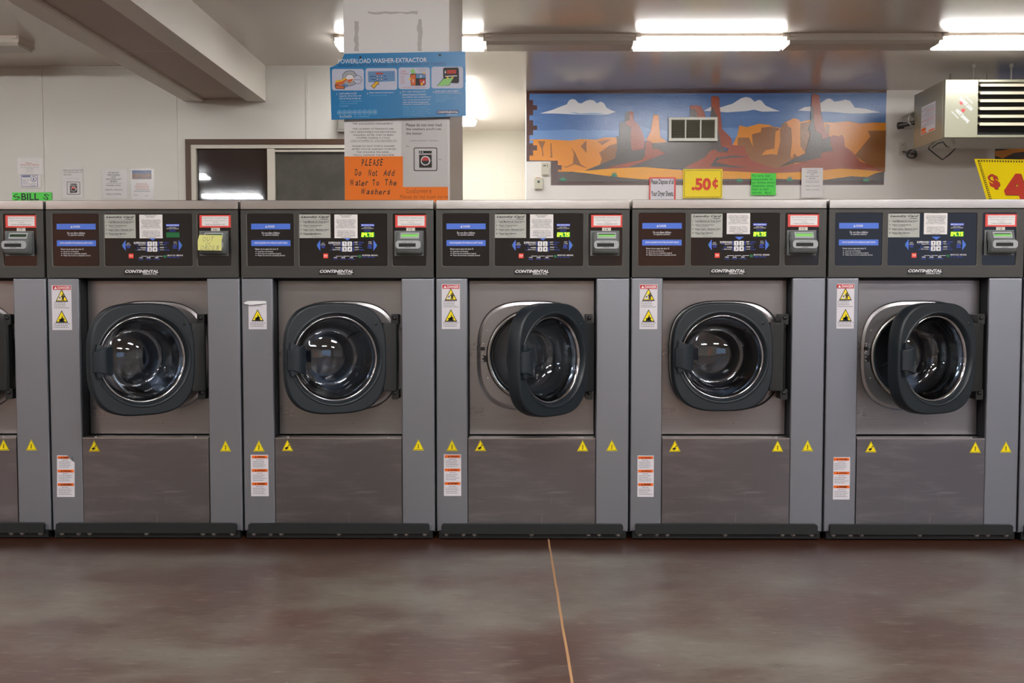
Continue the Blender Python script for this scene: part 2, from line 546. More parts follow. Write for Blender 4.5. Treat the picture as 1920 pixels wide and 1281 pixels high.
# sides and front
b = MB(); b.box(XW0 - 0.15, BACK_Y, 0, XW0, YL + 0.15, CEIL, WALLP); struct(b.build('wall_left'))
b = MB(); b.box(XW1, BACK_Y, 0, XW1 + 0.15, YD, CEIL, WALLP); struct(b.build('wall_right'))
SHOPW = mat('shopfront_wall', (196, 186, 172), 0.6)
b = MB()
xs = [XW0] + [v for w in WINS for v in (w[0], w[1])] + [XW1]
for i in range(0, len(xs), 2):
    b.box(xs[i], BACK_Y - 0.2, 0, xs[i + 1], BACK_Y, CEIL, SHOPW)
for (x0, x1, z0, z1) in WINS:
    b.box(x0, BACK_Y - 0.2, 0, x1, BACK_Y, z0, SHOPW)
    b.box(x0, BACK_Y - 0.2, z1, x1, BACK_Y, CEIL, SHOPW)
struct(b.build('wall_front'), 'shopfront wall with large windows')
# desert outside the shopfront
DESERT = mat('red_sand', (176, 122, 92), 0.9); vary(DESERT, (150, 104, 80), 0.1)
ROCK = mat('red_rock', (164, 112, 88), 0.9, bump=(0.4, 0.8, (1, 1, 1), 1.0))
b = MB(); b.box(-90, -90, -0.3, 90, BACK_Y - 0.2, -0.15, DESERT); struct(b.build('ground_outside'))
def mesa(cx, cy, w, h, seed):
    r_ = random.Random(seed); bb = MB()
    N = 28
    loops = []
    for k, (zz, sc) in enumerate(((-0.2, 1.25), (h * 0.3, 1.02), (h * 0.34, 0.9), (h, 0.84))):
        loops.append([(cx + w * sc * math.cos(2 * math.pi * i / N) * (1 + 0.12 * math.sin(i * 2.3 + seed)), cy + 5 * sc * math.sin(2 * math.pi * i / N), zz + (0 if k < 3 else r_.uniform(-.3, .3))) for i in range(N)])
    bb.loft(loops, ROCK, False, False, True)
    return bb.build('hill_outside')
for a in ((-30, -46, 13, 13, 1), (7.5, -46, 6.5, 15, 2)):
    o = mesa(*a); struct(o)

# ceiling beam with a recessed soffit
bx0, bz = at(347, 191, YL); bx1, _ = at(499, 191, YL)
ri0 = at(378, 188, YL)[0]; ri1 = at(464, 188, YL)[0]
b = MB()
b.box(bx0, BACK_Y + 0.05, bz, ri0, YL - 0.01, CEIL, BEAMP)
b.box(ri1, BACK_Y + 0.05, bz, bx1, YL - 0.01, CEIL, BEAMP)
b.box(ri0, BACK_Y + 0.05, bz + 0.022, ri1, YL - 0.01, bz + 0.06, SOFFP)
b.box(ri0, BACK_Y + 0.05, bz + 0.002, ri0 + 0.02, YL - 0.01, bz + 0.022, BEAMP)
for yy in (YL - 0.35, YL - 1.8, YL - 4.2):
    b.box(ri0 + 0.02, yy, bz + 0.0205, ri1, yy + 0.004, bz + 0.022, BEAMP)
WSTAIN = mat('water_stain', (122, 92, 58), 0.6)
arc = [(ri0 + 0.03 + (ri1 - ri0 - 0.04) * i / 20, YL - 0.03 - 0.075 * math.sin(math.pi * i / 20) ** 0.6) for i in range(21)]
for i in range(20):
    (xa, ya), (xb, yb) = arc[i], arc[i + 1]
    b.add([(xa, ya, bz + 0.0205), (xb, yb, bz + 0.0205), (xb, yb + 0.012, bz + 0.0205), (xa, ya + 0.012, bz + 0.0205)], [(0, 1, 2, 3)], WSTAIN)
struct(b.build('ceiling_beam', bevel=0.0), 'boxed ceiling beam with a recessed brown soffit')

# pillar
PILLP = mat('pillar_paint', (230, 228, 229), 0.42, bump=(60, 0.35, (1, 1, 1), 0.003))
PILLS = mat('pillar_side_beige', (178, 162, 148), 0.5, bump=(60, 0.3, (1, 1, 1), 0.003))
PY = 5.06
pxl = at(645.5, 250, PY)[0]; pxr = at(843, 250, PY)[0]
pyr = 6.15
b = MB()
b.box(pxl, PY, 0, pxr, pyr, CEIL, PILLP)
b.box(pxr, PY, 0, pxr + 0.002, pyr, CEIL, PILLS)  # beige tone over the right face only
TAPE = mat('tape_residue', (190, 186, 186), 0.35)
def ragged(x0, y0, x1, y1, seed, vert=False):
    r_ = random.Random(seed); pts = []
    n_ = 9
    if vert:
        pts = [(x0 + r_.uniform(-1.5, 1.5), y0 + (y1 - y0) * i / n_) for i in range(n_ + 1)] + [(x1 + r_.uniform(-1.5, 1.5), y1 - (y1 - y0) * i / n_) for i in range(n_ + 1)]
    else:
        pts = [(x0 + (x1 - x0) * i / n_, y0 + r_.uniform(-1.5, 1.5)) for i in range(n_ + 1)] + [(x1 - (x1 - x0) * i / n_, y1 + r_.uniform(-1.5, 1.5)) for i in range(n_ + 1)]
    b.prism([at(p, q, PY) for p, q in pts], PY - 0.0006, PY - 0.0006, TAPE)
ragged(690, 22, 783, 26, 1); ragged(783, 36, 791, 96, 2, True); ragged(665, 40, 672, 96, 3, True)
struct(b.build('pillar'), 'white painted square pillar with tape marks')

# ---------------- ceiling fixtures ----------------
HOUS = mat('fixture_housing', (196, 184, 172), 0.4)
LENS_OFF = mat('fixture_lens_off', (196, 188, 178), 0.35)
def lens_on(name, strength):
    return mat(name, (255, 253, 250), 0.4, emit=strength)
LENS_ROW = lens_on('fixture_lens_lit', LAMP_ROW)
LENS_FR = lens_on('fixture_lens_lit_front', LAMP_FRONT)
def fixture(x0, x1, yf, lens, label, group='ceiling light fixtures', w=0.26, along_y=False):
    L = x1 - x0
    root = thing('ceiling_light', label, 'light', ((x0 + x1) / 2, yf + w / 2, CEIL), group)
    def prof_loft(bb, pr, xa, xb, m):
        bb.loft([[(xa, y, z) for y, z in pr], [(xb, y, z) for y, z in pr]], m, False, True, True)
    h = w / 2; l2 = L / 2
    b1 = MB(); prof_loft(b1, [(-h, 0), (-h, -0.02), (h, -0.02), (h, 0)], -l2, l2, HOUS)
    b2 = MB(); prof_loft(b2, [(-h + 0.004, -0.02), (-h + 0.004, -0.052), (-h + 0.022, -0.078), (h - 0.022, -0.078), (h - 0.004, -0.052), (h - 0.004, -0.02)], -l2 + 0.012, l2 - 0.012, lens)
    b3 = MB()
    for s_ in (-1, 1):
        xa = s_ * l2
        b3.box(xa - 0.012 * (s_ > 0), -h, -0.055, xa + 0.012 * (s_ < 0), h, -0.02, HOUS)
    b4 = MB()
    for s_ in (-1,):
        b4.box(s_ * (l2 - 0.03) - 0.02, -h - 0.01, -0.028, s_ * (l2 - 0.03) + 0.02, -h, -0.002, HOUS)
    r3 = (0, 0, math.pi / 2) if along_y else None
    if r3: root.rotation_euler = r3
    b1.build('housing', root); b2.build('lens', root); b3.build('end_cap', root)
    c4 = b4.build('clip', root); link('clip', c4.data, root, (l2 * 2 - 0.06, 0, 0))
    return root
FY = 8.0
fx = [at(p, 75, FY)[0] for p in (625, 908, 1191, 1478, 1766)]
step = 1.215
fixture(fx[0], fx[1], FY, LENS_ROW, 'lit tube fixture on the ceiling, partly hidden behind the pillar')
fixture(fx[1] + .002, fx[2] - .002, FY, LENS_OFF, 'unlit tube fixture on the ceiling just right of the pillar')
fixture(fx[2], fx[3], FY, LENS_ROW, 'lit tube fixture on the ceiling above the middle of the mural')
fixture(fx[3] + .002, fx[4] - .002, FY, LENS_OFF, 'unlit tube fixture on the ceiling above the right end of the mural')
fixture(fx[4], fx[4] + step, FY, LENS_ROW, 'lit tube fixture on the ceiling above the hanging heater')
lx = at(35, 80, FY)[0]
fixture(lx - step, lx, FY, LENS_OFF, 'unlit tube fixture on the ceiling left of the beam')
# corridor fixture along the corridor
cxr = at(893, 245, 11.9)[0]
fixture(cxr - 0.13 - 1.2, cxr - 0.13 + 1.2, 10.7 - 0.13, LENS_ROW, 'lit tube fixture running down the corridor beside the pillar', along_y=True)
# unseen fixtures: customers' side, and a row added to brighten the left wall
k = 0
for yy, xs_ in ((4.9, (-6.6, -3.9)), (0.9, (-6.6, -3.6, -0.6, 2.4, 5.4)), (-2.6, (-6.6, -3.6, -0.6, 2.4, 5.4))):
    for xx in xs_:
        fixture(xx, xx + step, yy, LENS_FR, 'unseen lit tube fixture on the ceiling nearer the camera')
# ---------------- washing machines ----------------
D = 4.0
XC3, PITCHX = 0.0445, 0.7835
MW = 0.777                       # cabinet width
MD = 0.95                        # depth
def P3(px, py, y=0.0):
    x, z = at(px, py, D + y)
    return x - XC3, z
def R3(bb, x0, y0, x1, y1, m, y=0.0, t=0.001, r=0.0):
    """rounded plate given in the centre machine's pixels; its front is at local depth y"""
    a = P3(x0, y1, y); c = P3(x1, y0, y)
    bb.prism(rrect(a[0], a[1], c[0], c[1], r), y, y + t, m)
def T3(bb, s, x0, y0, x1, y1, m, y=0.0, **k):
    a = P3(x0, y1, y); c = P3(x1, y0, y)
    bb.text(s, a[0], a[1], c[0], c[1], y, m, **k)
def greek(bb, x0, y0, x1, y1, n, m, y, seed=0, conv=P3, fill=0.5, align='c'):
    """n lines of illegible small print between two pixel corners"""
    r_ = random.Random(seed)
    h = (y1 - y0) / n
    for i in range(n):
        W = (x1 - x0) * r_.uniform(0.72, 1.0)
        xs_ = x0 + (x1 - x0 - W) / 2 if align == 'c' else x0
        p = xs_
        while p < xs_ + W - 0.8:
            w = min(r_.uniform(1.6, 4.6), xs_ + W - p)
            a = conv(p, y0 + h * (i + fill), y); c = conv(p + w, y0 + h * i, y)
            bb.add([(a[0], y, a[1]), (c[0], y, a[1]), (c[0], y, c[1]), (a[0], y, c[1])], [(0, 1, 2, 3)], m)
            p += w + r_.uniform(0.5, 0.9)

XL, XR = -MW / 2, MW / 2
ZT = 1.3712
E = 0.0006
# key local coordinates
pxs = lambda p, y=0.0: P3(p, 640, y)[0]
pz = lambda q, y=0.0: P3(998, q, y)[1]
z_cap, z_fas, z_lowtop, z_side0 = pz(392.5), pz(521), pz(822), pz(997.5)
XA, XB = pxs(877), pxs(1117.5)       # inner edges of the side panels
REC = 0.075                          # depth of the door recess
DCX, DCZ = P3(1000, 667.5, REC)      # centre of the door opening
OPR = 0.176
_me = {}
def part(key, fn, name, parent, loc=None, rot=None, bevel=0.0, fix=False):
    if key not in _me:
        bb = MB(); fn(bb); _me[key] = bb.mesh(key)
        if fix: recalc(_me[key])
    return link(name, _me[key], parent, loc, rot, bevel)

def L3(pts, y): return [(a, y, b) for a, b in pts]

def f_cabinet(b):
    b.box(XL + 0.004, 0.02, z_side0 - 0.0, XR - 0.004, 0.0495, z_lowtop, DARKGAP)
    b.box(XL + 0.004, 0.60, 0.06, XR - 0.004, MD, ZT - 0.02, DARKGAP)           # rear half
    for s0, s1 in ((XL, XL + 0.004), (XR - 0.004, XR)):
        b.box(s0, 0.008, z_side0, s1, 0.62, z_fas, STEEL_SIDE)
    b.box(XL + 0.004, 0.05, 0.055, XR - 0.004, 0.60, 0.06, DARKGAP)
    b.box(XL + 0.004, 0.05, z_fas, XR - 0.004, 0.60, z_fas + 0.004, DARKGAP)
def f_side(xa, xb):
    def f(b):
        b.box(xa, 0, z_side0, xb, 0.018, z_fas - 0.0015, STEEL_SIDE)
    return f
def f_return(b):   # dark returns of the recess
    b.box(XA - 0.004, 0.016, z_lowtop, XA - 0.0005, REC + 0.03, z_fas - 0.002, SEAM)
    b.box(XB + 0.0005, 0.016, z_lowtop, XB + 0.004, REC + 0.03, z_fas - 0.002, SEAM)
    b.box(XA, REC - 0.002, z_fas - 0.012, XB, REC + 0.02, z_fas - 0.001, SEAM)
def f_doorpanel(b):
    x0, x1 = XA + 0.0035, XB - 0.0035
    z0, z1 = z_lowtop + 0.006, z_fas - 0.006
    sq = square_loop(x0, z0, x1, z1, 96)
    # outer rectangle to the pressed squircle
    lip_o = squircle(DCX, DCZ, 0.232, 0.226, 3.0)
    lip_m = squircle(DCX, DCZ, 0.227, 0.221, 3.0)
    # match angles of the square to the centre of the squircle
    def sqp(t):
        c, s = math.cos(t), math.sin(t)
        k = 1e9
        if c > 1e-9: k = min(k, (x1 - DCX) / c)
        if c < -1e-9: k = min(k, (x0 - DCX) / c)
        if s > 1e-9: k = min(k, (z1 - DCZ) / s)
        if s < -1e-9: k = min(k, (z0 - DCZ) / s)
        return (DCX + c * k, DCZ + s * k)
    sq = [sqp(2 * math.pi * i / 96) for i in range(96)]
    # snap the nearest samples to the four corners
    for cx_, cz_ in ((x0, z0), (x1, z0), (x0, z1), (x1, z1)):
        j = min(range(96), key=lambda i: (sq[i][0] - cx_) ** 2 + (sq[i][1] - cz_) ** 2)
        sq[j] = (cx_, cz_)
    b.loft([L3(sq, REC + 0.02), L3(sq, REC), L3(lip_o, REC), L3(lip_m, REC + 0.006)], STEEL, False)
def f_surround(b):
    o = squircle(DCX, DCZ, 0.2265, 0.2205, 3.0)
    i0 = squircle(DCX, DCZ, 0.216, 0.210, 3.0)
    c1 = circle(DCX, DCZ, OPR + 0.018)
    c2 = circle(DCX, DCZ, OPR + 0.012)
    c3 = circle(DCX, DCZ, OPR)
    b.loft([L3(o, REC + 0.006), L3(i0, REC + 0.0025)], STEEL, True)
    b.loft([L3(i0, REC + 0.0025), L3(c1, REC + 0.0025)], STEEL, False)
    b.loft([L3(c1, REC + 0.0025), L3(c2, REC - 0.010), L3(c3, REC - 0.010), L3(circle(DCX, DCZ, OPR - 0.004), REC + 0.02)], CHROME2, True)
    for px, py in ((903, 607), (903, 650)):
        pass
    # latch slots
    for (x, y_, w, h) in ((-0.2075, 0.029, 0.018, 0.014), (-0.198, -0.012, 0.022, 0.026)):
        b.box(DCX + x - w / 2, REC + 0.0015, DCZ + y_ - h / 2, DCX + x + w / 2, REC + 0.0035, DCZ + y_ + h / 2, DARKGAP)
def f_screws(b):
    for x, z in ((-0.2065, 0.049), (-0.2065, 0.040), (-0.207, 0.017), (-0.2105, 0.009), (-0.207, -0.006), (-0.2065, -0.020), (-0.188, 0.104), (-0.137, 0.118), (-0.188, -0.062 - 0.03), (0.188, 0.094), (0.188, -0.10), (0.0, 0.2)):
        b.lathe([(0.0001, REC - 0.0005), (0.0028, REC - 0.0005), (0.0040, REC + 0.0026)], DCX + x, DCZ + z, BOLT, 12)
def f_gasket(b):
    b.lathe([(OPR - 0.004, REC + 0.015), (OPR - 0.010, REC + 0.012), (OPR - 0.013, REC + 0.03), (OPR - 0.006, REC + 0.05), (OPR - 0.006, REC + 0.09)], DCX, DCZ, RUBBER, 72)
def drum_mat():
    m = mat('perforated_drum_steel', (150, 150, 155), 0.28, 0.9)
    nt = m.node_tree; bs = nt.nodes['Principled BSDF']
    uv = nt.nodes.new('ShaderNodeTexCoord')
    mp = nt.nodes.new('ShaderNodeMapping')
    nt.links.new(uv.outputs['UV'], mp.inputs[0])
    vo = nt.nodes.new('ShaderNodeTexBrick')   # staggered holes
    vo.offset = 0.5
    sx = nt.nodes.new('ShaderNodeSeparateXYZ'); nt.links.new(mp.outputs[0], sx.inputs[0])
    def mth(op, a, b_=None):
        n = nt.nodes.new('ShaderNodeMath'); n.operation = op
        for i_, v_ in enumerate((a, b_)):
            if v_ is None: continue
            if isinstance(v_, (int, float)): n.inputs[i_].default_value = v_
            else: nt.links.new(v_, n.inputs[i_])
        return n.outputs[0]
    nt.nodes.remove(vo)
    S = 1 / 0.0135
    u = mth('MULTIPLY', sx.outputs[0], S); v = mth('MULTIPLY', sx.outputs[1], S)
    row = mth('MODULO', mth('FLOOR', v), 2.0)
    u2 = mth('FRACT', mth('ADD', u, mth('MULTIPLY', row, 0.5)))
    v2 = mth('FRACT', v)
    du = mth('SUBTRACT', u2, 0.5); dv = mth('SUBTRACT', v2, 0.5)
    d2 = mth('ADD', mth('MULTIPLY', du, du), mth('MULTIPLY', dv, dv))
    hole = mth('LESS_THAN', d2, 0.085)
    mx = nt.nodes.new('ShaderNodeMix'); mx.data_type = 'RGBA'
    mx.inputs[6].default_value = bs.inputs['Base Color'].default_value[:]
    mx.inputs[7].default_value = (0.006, 0.006, 0.007, 1)
    nt.links.new(hole, mx.inputs[0]); nt.links.new(mx.outputs[2], bs.inputs['Base Color'])
    return m
DRUM = drum_mat()
DRUMB = mat('drum_back_steel', (140, 142, 150), 0.3, 0.92, bump=(4, 0.1, (40, 1, 1), 0.002))
def make_drum_mesh():
    me = bpy.data.meshes.new('drum')
    N = 72; r0 = 0.255; y0, y1 = REC + 0.10, 0.56
    V, F, UV, MI = [], [], [], []
    ys = [y0, y0 + 0.15, y0 + 0.3, y1]
    for k_, y in enumerate(ys):
        for i in range(N + 1):
            a = 2 * math.pi * i / N
            V.append((DCX + r0 * math.cos(a), y, DCZ + r0 * math.sin(a)))
    def vid(k_, i): return k_ * (N + 1) + i
    for k_ in range(3):
        for i in range(N):
            F.append((vid(k_, i), vid(k_, i + 1), vid(k_ + 1, i + 1), vid(k_ + 1, i))); MI.append(0)
            for kk, ii in ((k_, i), (k_, i + 1), (k_ + 1, i + 1), (k_ + 1, i)):
                UV.append((2 * math.pi * r0 * ii / N, ys[kk]))
    # front lip back to the gasket, and the back plate
    o = len(V)
    for i in range(N):
        a = 2 * math.pi * i / N
        V.append((DCX + (OPR - 0.004) * math.cos(a), y0 - 0.015, DCZ + (OPR - 0.004) * math.sin(a)))
    for i in range(N):
        F.append((o + i, o + (i + 1) % N, vid(0, i + 1), vid(0, i))); MI.append(1); UV += [(0, 0)] * 4
    rings = [(0.255, y1), (0.20, y1 - 0.004), (0.085, y1 - 0.004), (0.075, y1 - 0.02), (0.001, y1 - 0.022)]
    st = len(V)
    for r_, y in rings:
        for i in range(N):
            a = 2 * math.pi * i / N
            V.append((DCX + r_ * math.cos(a), y, DCZ + r_ * math.sin(a)))
    for k_ in range(len(rings) - 1):
        for i in range(N):
            F.append((st + k_ * N + i, st + k_ * N + (i + 1) % N, st + (k_ + 1) * N + (i + 1) % N, st + (k_ + 1) * N + i)); MI.append(1)
            UV += [(0, 0)] * 4
    # three lifters
    for q in range(3):
        a0 = 2 * math.pi * q / 3 + 0.35
        st = len(V)
        for y in (y0 + 0.02, y1 - 0.02):
            for da, rr in ((-0.16, r0), (-0.05, r0 - 0.055), (0.05, r0 - 0.055), (0.16, r0)):
                V.append((DCX + rr * math.cos(a0 + da), y, DCZ + rr * math.sin(a0 + da)))
        for i in range(3):
            F.append((st + i, st + i + 1, st + 4 + i + 1, st + 4 + i)); MI.append(1); UV += [(0, 0)] * 4
        F.append((st, st + 1, st + 2, st + 3)); MI.append(1); UV += [(0, 0)] * 4
    me.from_pydata(V, [], F)
    me.materials.append(DRUM); me.materials.append(DRUMB)
    me.polygons.foreach_set('material_index', MI)
    me.polygons.foreach_set('use_smooth', [m_ == 0 for m_ in MI])
    ul = me.uv_layers.new(name='UVMap')
    for i, uvv in enumerate(UV): ul.data[i].uv = uvv
    me.update()
    return me
_me['drum'] = make_drum_mesh()

# --- door (origin on the hinge axis) ---
HX, HY = P3(1103, 640, 0.03)[0], 0.03
HZ = DCZ
DT = 0.062
def f_door(b):
    cx = -0.251
    n = 3.1
    def sqc(g, y): return L3(squircle(cx, 0, 0.2035 + g, 0.219 + g, n), y)
    def cc(r, y): return L3(circle(cx, 0, r), y)
    b.loft([cc(0.168, 0.025), sqc(-0.012, 0.025)], DOORPL, False)
    b.loft([sqc(-0.012, 0.025), sqc(-0.004, 0.018), sqc(0.0, 0.0), sqc(-0.001, -0.034), sqc(-0.0025, -0.0395), sqc(-0.006, -0.0430), sqc(-0.0085, -0.0435)], DOORPL, True)
    b.loft([sqc(-0.0085, -0.0435), cc(0.187, -0.0435)], DOORPL, False)
    b.loft([cc(0.187, -0.0435), cc(0.1845, -0.0455), cc(0.1800, -0.0460), cc(0.1760, -0.0430), cc(0.171, -0.030), cc(0.168, -0.012), cc(0.168, 0.025)], DOORPL, True)
    b.lathe([(0.0001, -0.0445), (0.0062, -0.0445), (0.0068, -0.0432)], cx + 0.158, 0.135, HINGEPL, 16)
def f_ring(b):
    cx = -0.251
    b.lathe([(0.1695, -0.024), (0.1665, -0.028), (0.162, -0.026), (0.1585, -0.018), (0.1565, 0.004), (0.1545, 0.004)], cx, 0, CHROME, 96)
    b.lathe([(0.168, 0.026), (0.160, 0.030), (0.156, 0.012)], cx, 0, RUBBER, 96)
def f_glass(b):
    cx = -0.251
    b.lathe([(0.1585, -0.012), (0.154, 0.004), (0.146, 0.045), (0.136, 0.078), (0.122, 0.098), (0.113, 0.103), (0.104, 0.102), (0.090, 0.096), (0.070, 0.089), (0.045, 0.083), (0.020, 0.0805), (0.001, 0.080)], cx, 0, GLASSB, 96)
    b.lathe([(0.1565, -0.018), (0.150, 0.004), (0.1425, 0.045), (0.1325, 0.075), (0.1185, 0.093), (0.111, 0.0975), (0.103, 0.0965), (0.089, 0.0905), (0.069, 0.0835), (0.045, 0.0775), (0.020, 0.075), (0.001, 0.0745)], cx, 0, GLASSB, 96)
def f_handle(b):
    # bow-tie grip on the free edge; local px frame from the nearly shut door
    x0, x1 = -0.447, -0.373
    pts = [(x0, 0.040), (x0 + 0.010, 0.0425), (x0 + 0.014, 0.067), (x0 + 0.040, 0.056), (x0 + 0.066, 0.060), (x1, 0.052),
           (x1, -0.048), (x0 + 0.066, -0.056), (x0 + 0.040, -0.052), (x0 + 0.014, -0.064), (x0 + 0.010, -0.0425), (x0, -0.040)]
    inner = [(p * 0.97 + (x0 + x1) / 2 * 0.03, q * 0.97) for p, q in pts]
    wedge = [(x0 + 0.010, 0.0425), (x0 + 0.013, 0.068), (x0 + 0.048, 0.052), (x0 + 0.048, -0.050), (x0 + 0.013, -0.066), (x0 + 0.010, -0.0425)]
    b.prism(wedge, -0.060, -0.042, HANDLEPL)
    grip = [(x0, 0.039), (x0 + 0.022, 0.042), (x0 + 0.066, 0.058), (x1, 0.052), (x1, -0.050), (x0 + 0.066, -0.058), (x0 + 0.022, -0.042), (x0, -0.039)]
    n = len(grip)
    def bend(p):  # curls forward towards the free edge
        t = (p - x0) / (x1 - x0)
        return -0.050 - 0.018 * math.sin(math.pi * min(1, t * 0.9 + 0.1))
    rows = []
    for k_ in range(9):
        t = k_ / 8.0; x = x0 + (x1 - x0) * t
        if t < 0.25: h = 0.040
        elif t < 0.88: h = 0.040 + 0.018 * (t - 0.25) / 0.63
        else: h = 0.058 - 0.008 * (t - 0.88) / 0.12
        y = bend(x)
        rows.append([(x, y, -h), (x, y, h), (x, y + 0.016, h), (x, y + 0.016, -h)])
    b.loft(rows, HANDLEPL, False, True, True)
def f_hinge(b):
    # curved strap that carries the door
    rows = []
    for z in [-0.137 + 0.274 * i / 12 for i in range(13)]:
        k_ = 0.006 * math.cos(z / 0.137 * math.pi / 2)
        rows.append([(-0.060, -0.034, z), (-0.030 - k_, -0.038, z), (-0.006, -0.036, z), (0.004, -0.026, z), (0.004, 0.012, z), (-0.030, 0.016, z), (-0.060, 0.012, z)])
    b.loft(rows, HINGEPL, False, True, True)
def f_bracket(b):
    b.prism(rrect(-0.012, -0.0215, 0.0165, 0.0215, 0.005), -0.028, REC - HY + 0.004, HINGEPL)
    b.lathe([(0.0001, -0.034), (0.006, -0.034), (0.0085, -0.030), (0.0085, -0.028)], 0.002, 0.006, BLACK, 20)

def f_top(b):
    b.box(XL + 0.002, -0.004, z_cap, XR - 0.002, MD, ZT, STEEL_TOP)
def f_fascia(b):
    # charcoal front with three rounded recesses
    z0, z1 = z_fas, z_cap - 0.0025
    wins = [(828.5, 399.5, 918.5, 500.5), (926.5, 399.5, 1094.8, 500.5), (1101.8, 399.5, 1167.8, 500.0)]
    xs_ = []
    rects = []
    for w in wins:
        a = P3(w[0], w[3]); c = P3(w[2], w[1]); rects.append((a[0], a[1], c[0], c[1]))
    zb, zt = rects[1][1], rects[1][3]
    x0, x1 = XL + 0.002, XR - 0.002
    cuts = [x0, (rects[0][2] + rects[1][0]) / 2, (rects[1][2] + rects[2][0]) / 2, x1]
    N = 96
    for i, r_ in enumerate(rects):
        xa, xb = cuts[i], cuts[i + 1]
        rr = rrect(*r_, 0.009, 8)
        rr2 = rrect(r_[0] + 0.0025, r_[1] + 0.0025, r_[2] - 0.0025, r_[3] - 0.0025, 0.007, 8)
        cx, cz = (r_[0] + r_[2]) / 2, (r_[1] + r_[3]) / 2
        out = []
        for (p, q) in rr:
            dx, dz = p - cx, q - cz
            k_ = min([(xb - cx) / dx if dx > 1e-9 else 1e9, (xa - cx) / dx if dx < -1e-9 else 1e9, (z1 - cz) / dz if dz > 1e-9 else 1e9, (z0 - cz) / dz if dz < -1e-9 else 1e9])
            out.append((cx + dx * k_, cz + dz * k_))
        for cx_, cz_ in ((xa, z0), (xb, z0), (xa, z1), (xb, z1)):
            j = min(range(len(out)), key=lambda i_: (out[i_][0] - cx_) ** 2 + (out[i_][1] - cz_) ** 2)
            out[j] = (cx_, cz_)
        b.loft([L3(out, 0.012), L3(out, -0.004), L3(rr, -0.004)], FASCIA, False)
        b.loft([L3(rr, -0.004), L3(rr2, -0.0028), L3(rr2, 0.006)], FASCIA_RIM, True)
    b.box(x0, 0.008, z0, x1, 0.02, z1, FASCIA)
